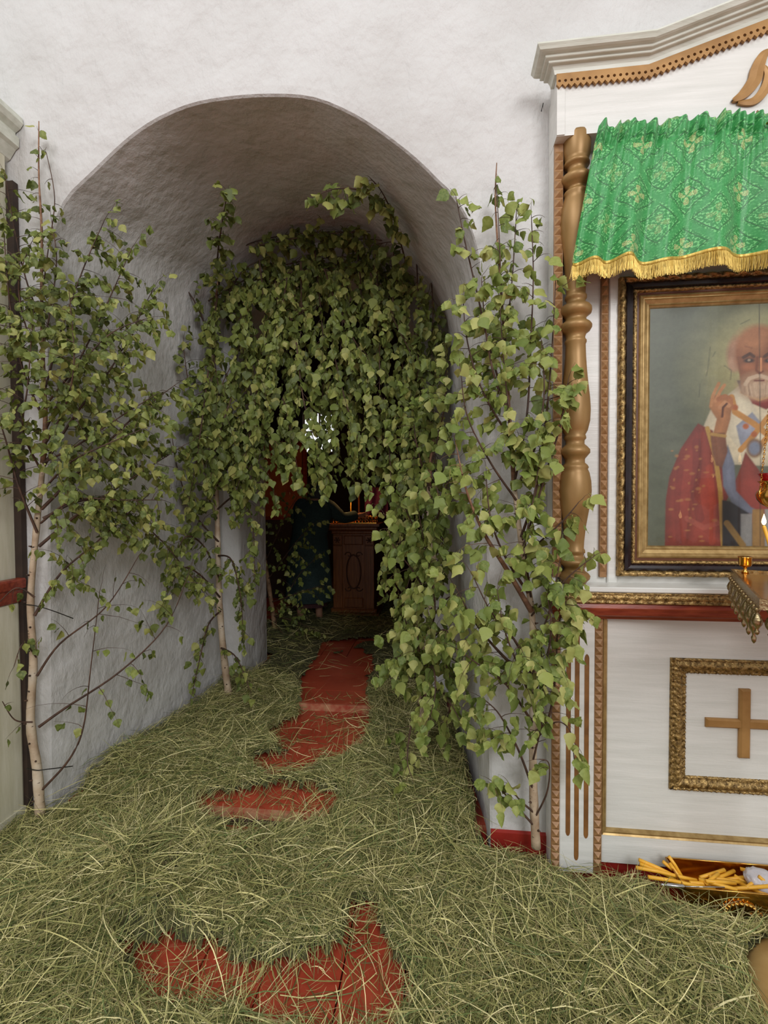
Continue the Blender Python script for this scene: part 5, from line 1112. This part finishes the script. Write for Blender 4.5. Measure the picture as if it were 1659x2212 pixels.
for px, py, e in ((758, 1060, 2.2), (722, 1085, 2.2)):
    l = bpy.data.lights.new('candle_glow', 'POINT'); l.energy = e; l.color = (1, .5, .18); l.shadow_soft_size = .03; o = bpy.data.objects.new('candle_glow', l); COL.objects.link(o); o.location = at(px, py, LY-.02)
# framed board, cloth
a_, b_ = at(568, 1000, 6.4), at(655, 1120, 6.4)
bd = thing('painted_board', ((a_.x+b_.x)/2, 6.4, b_.z), 'orange-brown painted board dimly lit behind the left reveal', 'board')
MB().box(a_.x-.4, b_.x+.05, 6.4, 6.44, b_.z-.02, a_.z+.3).build('panel', 'orange_board', bd); frame(a_.x-.4, b_.x+.05, b_.z-.02, a_.z+.3, 6.4, [(0, 0), (.002, .03), (.04, .03), (.05, .01)]).build('board_frame', 'red_wood', bd)
MB().box((a_.x+b_.x)/2-.4, (a_.x+b_.x)/2+.2, 6.38, 6.46, .1, b_.z-.02).build('support', 'dark_brown', bd)
vs = []; n = 12; c0 = at(808, 1062, 5.75)
for i in range(n+1):
    for j in range(7): u_, v_2 = i/n, j/6; vs.append((c0.x-.12+.3*u_, 5.72+.03*math.sin(u_*14+j*.4)+.05*v_2, c0.z-.34*v_2+.06*math.sin(u_*PI)))
pc = MB().add(vs, [(i*7+j, (i+1)*7+j, (i+1)*7+j+1, i*7+j+1) for i in range(n) for j in range(6)], True).build('purple_cloth', 'purple_cloth'); tag(pc, 'purple cloth hanging behind the wooden lectern', 'cloth'); so = pc.modifiers.new('Solidify', 'SOLIDIFY'); so.thickness = .006
MB().tube([(c0.x-.2, 5.74, c0.z+.04), (c0.x+.25, 5.74, c0.z+.04)], .01, 8).build('rail', 'lectern_dark', pc)
for sx in (-.19, .24): MB().tube([(c0.x+sx, 5.74, .1), (c0.x+sx, 5.74, c0.z+.04)], .012, 8).build('rail_post', 'lectern_dark', pc)
# the worshipper, seen from behind, leaning to the candles
px0 = at(668, 1345, 5.12); gx_, gy_, gz2 = px0.x, px0.y, .1
per = thing('person', (gx_, gy_, gz2), 'person in a long dark green coat and scarf, seen from behind at the lectern', 'person')
def skin(name, V_, E_, R_, mat):
    me = bpy.data.meshes.new(name); me.from_pydata([tuple(Vector(v)+Vector((gx_, gy_, gz2))) for v in V_], E_, []); o = link(name, me, mat, per)
    m_ = o.modifiers.new('Skin', 'SKIN'); m_.use_smooth_shade = True
    if not me.skin_vertices: 
        bmm = bmesh.new(); bmm.from_mesh(me); bmm.verts.layers.skin.verify(); bmm.to_mesh(me); bmm.free()
    for i, r in enumerate(R_): me.skin_vertices[0].data[i].radius = (r, r) if not isinstance(r, tuple) else r
    me.skin_vertices[0].data[0].use_root = True
    s_ = o.modifiers.new('Sub', 'SUBSURF'); s_.levels = 1; s_.render_levels = 2; return o
V_ = [(0, 0, .86), (.02, .02, 1.08), (.05, .05, 1.3), (.07, .07, 1.4), (.1, .1, 1.47), (.12, .12, 1.56), (.13, .13, 1.64),        # pelvis, spine, neck, head
      (-.1, 0, .8), (-.1, .02, .45), (-.1, -.02, .08), (-.1, .1, .03), (.1, 0, .8), (.11, .02, .45), (.12, -.02, .08), (.12, .1, .03),   # legs
      (-.11, .06, 1.33), (-.17, .14, 1.12), (.0, .3, 1.08), (.05, .34, 1.08), (.22, .08, 1.33), (.36, .14, 1.2), (.5, .26, 1.22), (.56, .29, 1.22)]   # arms
E_ = [(0, 1), (1, 2), (2, 3), (3, 4), (4, 5), (5, 6), (0, 7), (7, 8), (8, 9), (9, 10), (0, 11), (11, 12), (12, 13), (13, 14), (2, 15), (15, 16), (16, 17), (17, 18), (2, 19), (19, 20), (20, 21), (21, 22)]
R_ = [(.15, .12), (.14, .11), (.16, .1), .09, .055, (.08, .09), (.075, .085), .085, .055, .04, .035, .085, .055, .04, .035, .06, .045, .032, .03, .06, .045, .032, .03]
for bi, (hx_, hy_, hz_), dirx in ((18, (.05, .34, 1.08), .6), (22, (.56, .29, 1.22), .9)):
    for k, (off_, L) in enumerate(((-.03, .06), (-.01, .075), (.01, .08), (.028, .068), (.045, .05))):
        i = len(V_); V_ += [(hx_+.03*dirx, hy_+.02, hz_-.01+off_*.8), (hx_+.03*dirx+L*.5*dirx, hy_+.03, hz_-.015+off_), (hx_+.03*dirx+L*dirx*.85, hy_+.035, hz_-.035+off_)]; E_ += [(bi, i), (i, i+1), (i+1, i+2)]; R_ += [.011, .009, .007]
skin('body', V_, E_, R_, 'skin')
def loft(name, rings, mat, n=28, amp=.0, cap=False):
    vs = []; 
    for (x, y, z, rx, ry) in rings:
        for k in range(n):
            a = 2*PI*k/n; w_ = 1+amp*math.sin(a*7+z*3)*max(0, (1.1-z)); vs.append((gx_+x+rx*w_*math.cos(a), gy_+y+ry*w_*math.sin(a), gz2+z))
    fs = [(i*n+k, i*n+(k+1) % n, (i+1)*n+(k+1) % n, (i+1)*n+k) for i in range(len(rings)-1) for k in range(n)]
    if cap: fs.append(tuple((len(rings)-1)*n+k for k in range(n)))
    return MB().add(vs, fs, True).build(name, mat, per)
loft('skirt', [(0, 0, .2, .2, .15), (0, 0, .5, .2, .15), (0, 0, .8, .19, .14)], 'skirt_cloth', amp=.05)
loft('coat', [(0, 0, .26, .26, .2), (0, 0, .3, .265, .2), (.0, 0, .55, .255, .19), (0, 0, .8, .235, .18), (.01, .01, 1.0, .205, .155), (.03, .03, 1.15, .215, .15), (.05, .05, 1.28, .225, .14), (.06, .06, 1.36, .19, .12), (.08, .08, 1.41, .1, .09), (.09, .09, 1.44, .07, .07)], 'coat_cloth', amp=.06)
m_ = MB(); G = Vector((gx_, gy_, gz2))
for ch in ((15, 16, 17), (19, 20, 21)): m_.tube(cr([G+Vector(V_[2]).lerp(Vector(V_[ch[0]]), .5), G+Vector(V_[ch[0]]), G+Vector(V_[ch[1]]), G+Vector(V_[ch[2]])], 5), [.085]*5+[.075]*5+[.062]*5+[.055], 12)
m_.build('sleeves', 'coat_cloth', per)
loft('headscarf', [(.085, .085, 1.42, .12, .11), (.1, .1, 1.5, .1, .1), (.12, .115, 1.58, .108, .115), (.128, .12, 1.66, .106, .115), (.13, .125, 1.72, .085, .095), (.13, .13, 1.76, .04, .05), (.13, .13, 1.77, .005, .005)], 'scarf_cloth')
for k in (9, 13):
    p = G+Vector(V_[k]); MB().tube([p+Vector((0, -.05, -.045)), p+Vector((0, .03, -.035)), p+Vector((0, .13, -.05)), p+Vector((0, .18, -.055))], [.038, .045, .036, .018], 10).build('shoe', 'shoe', per)
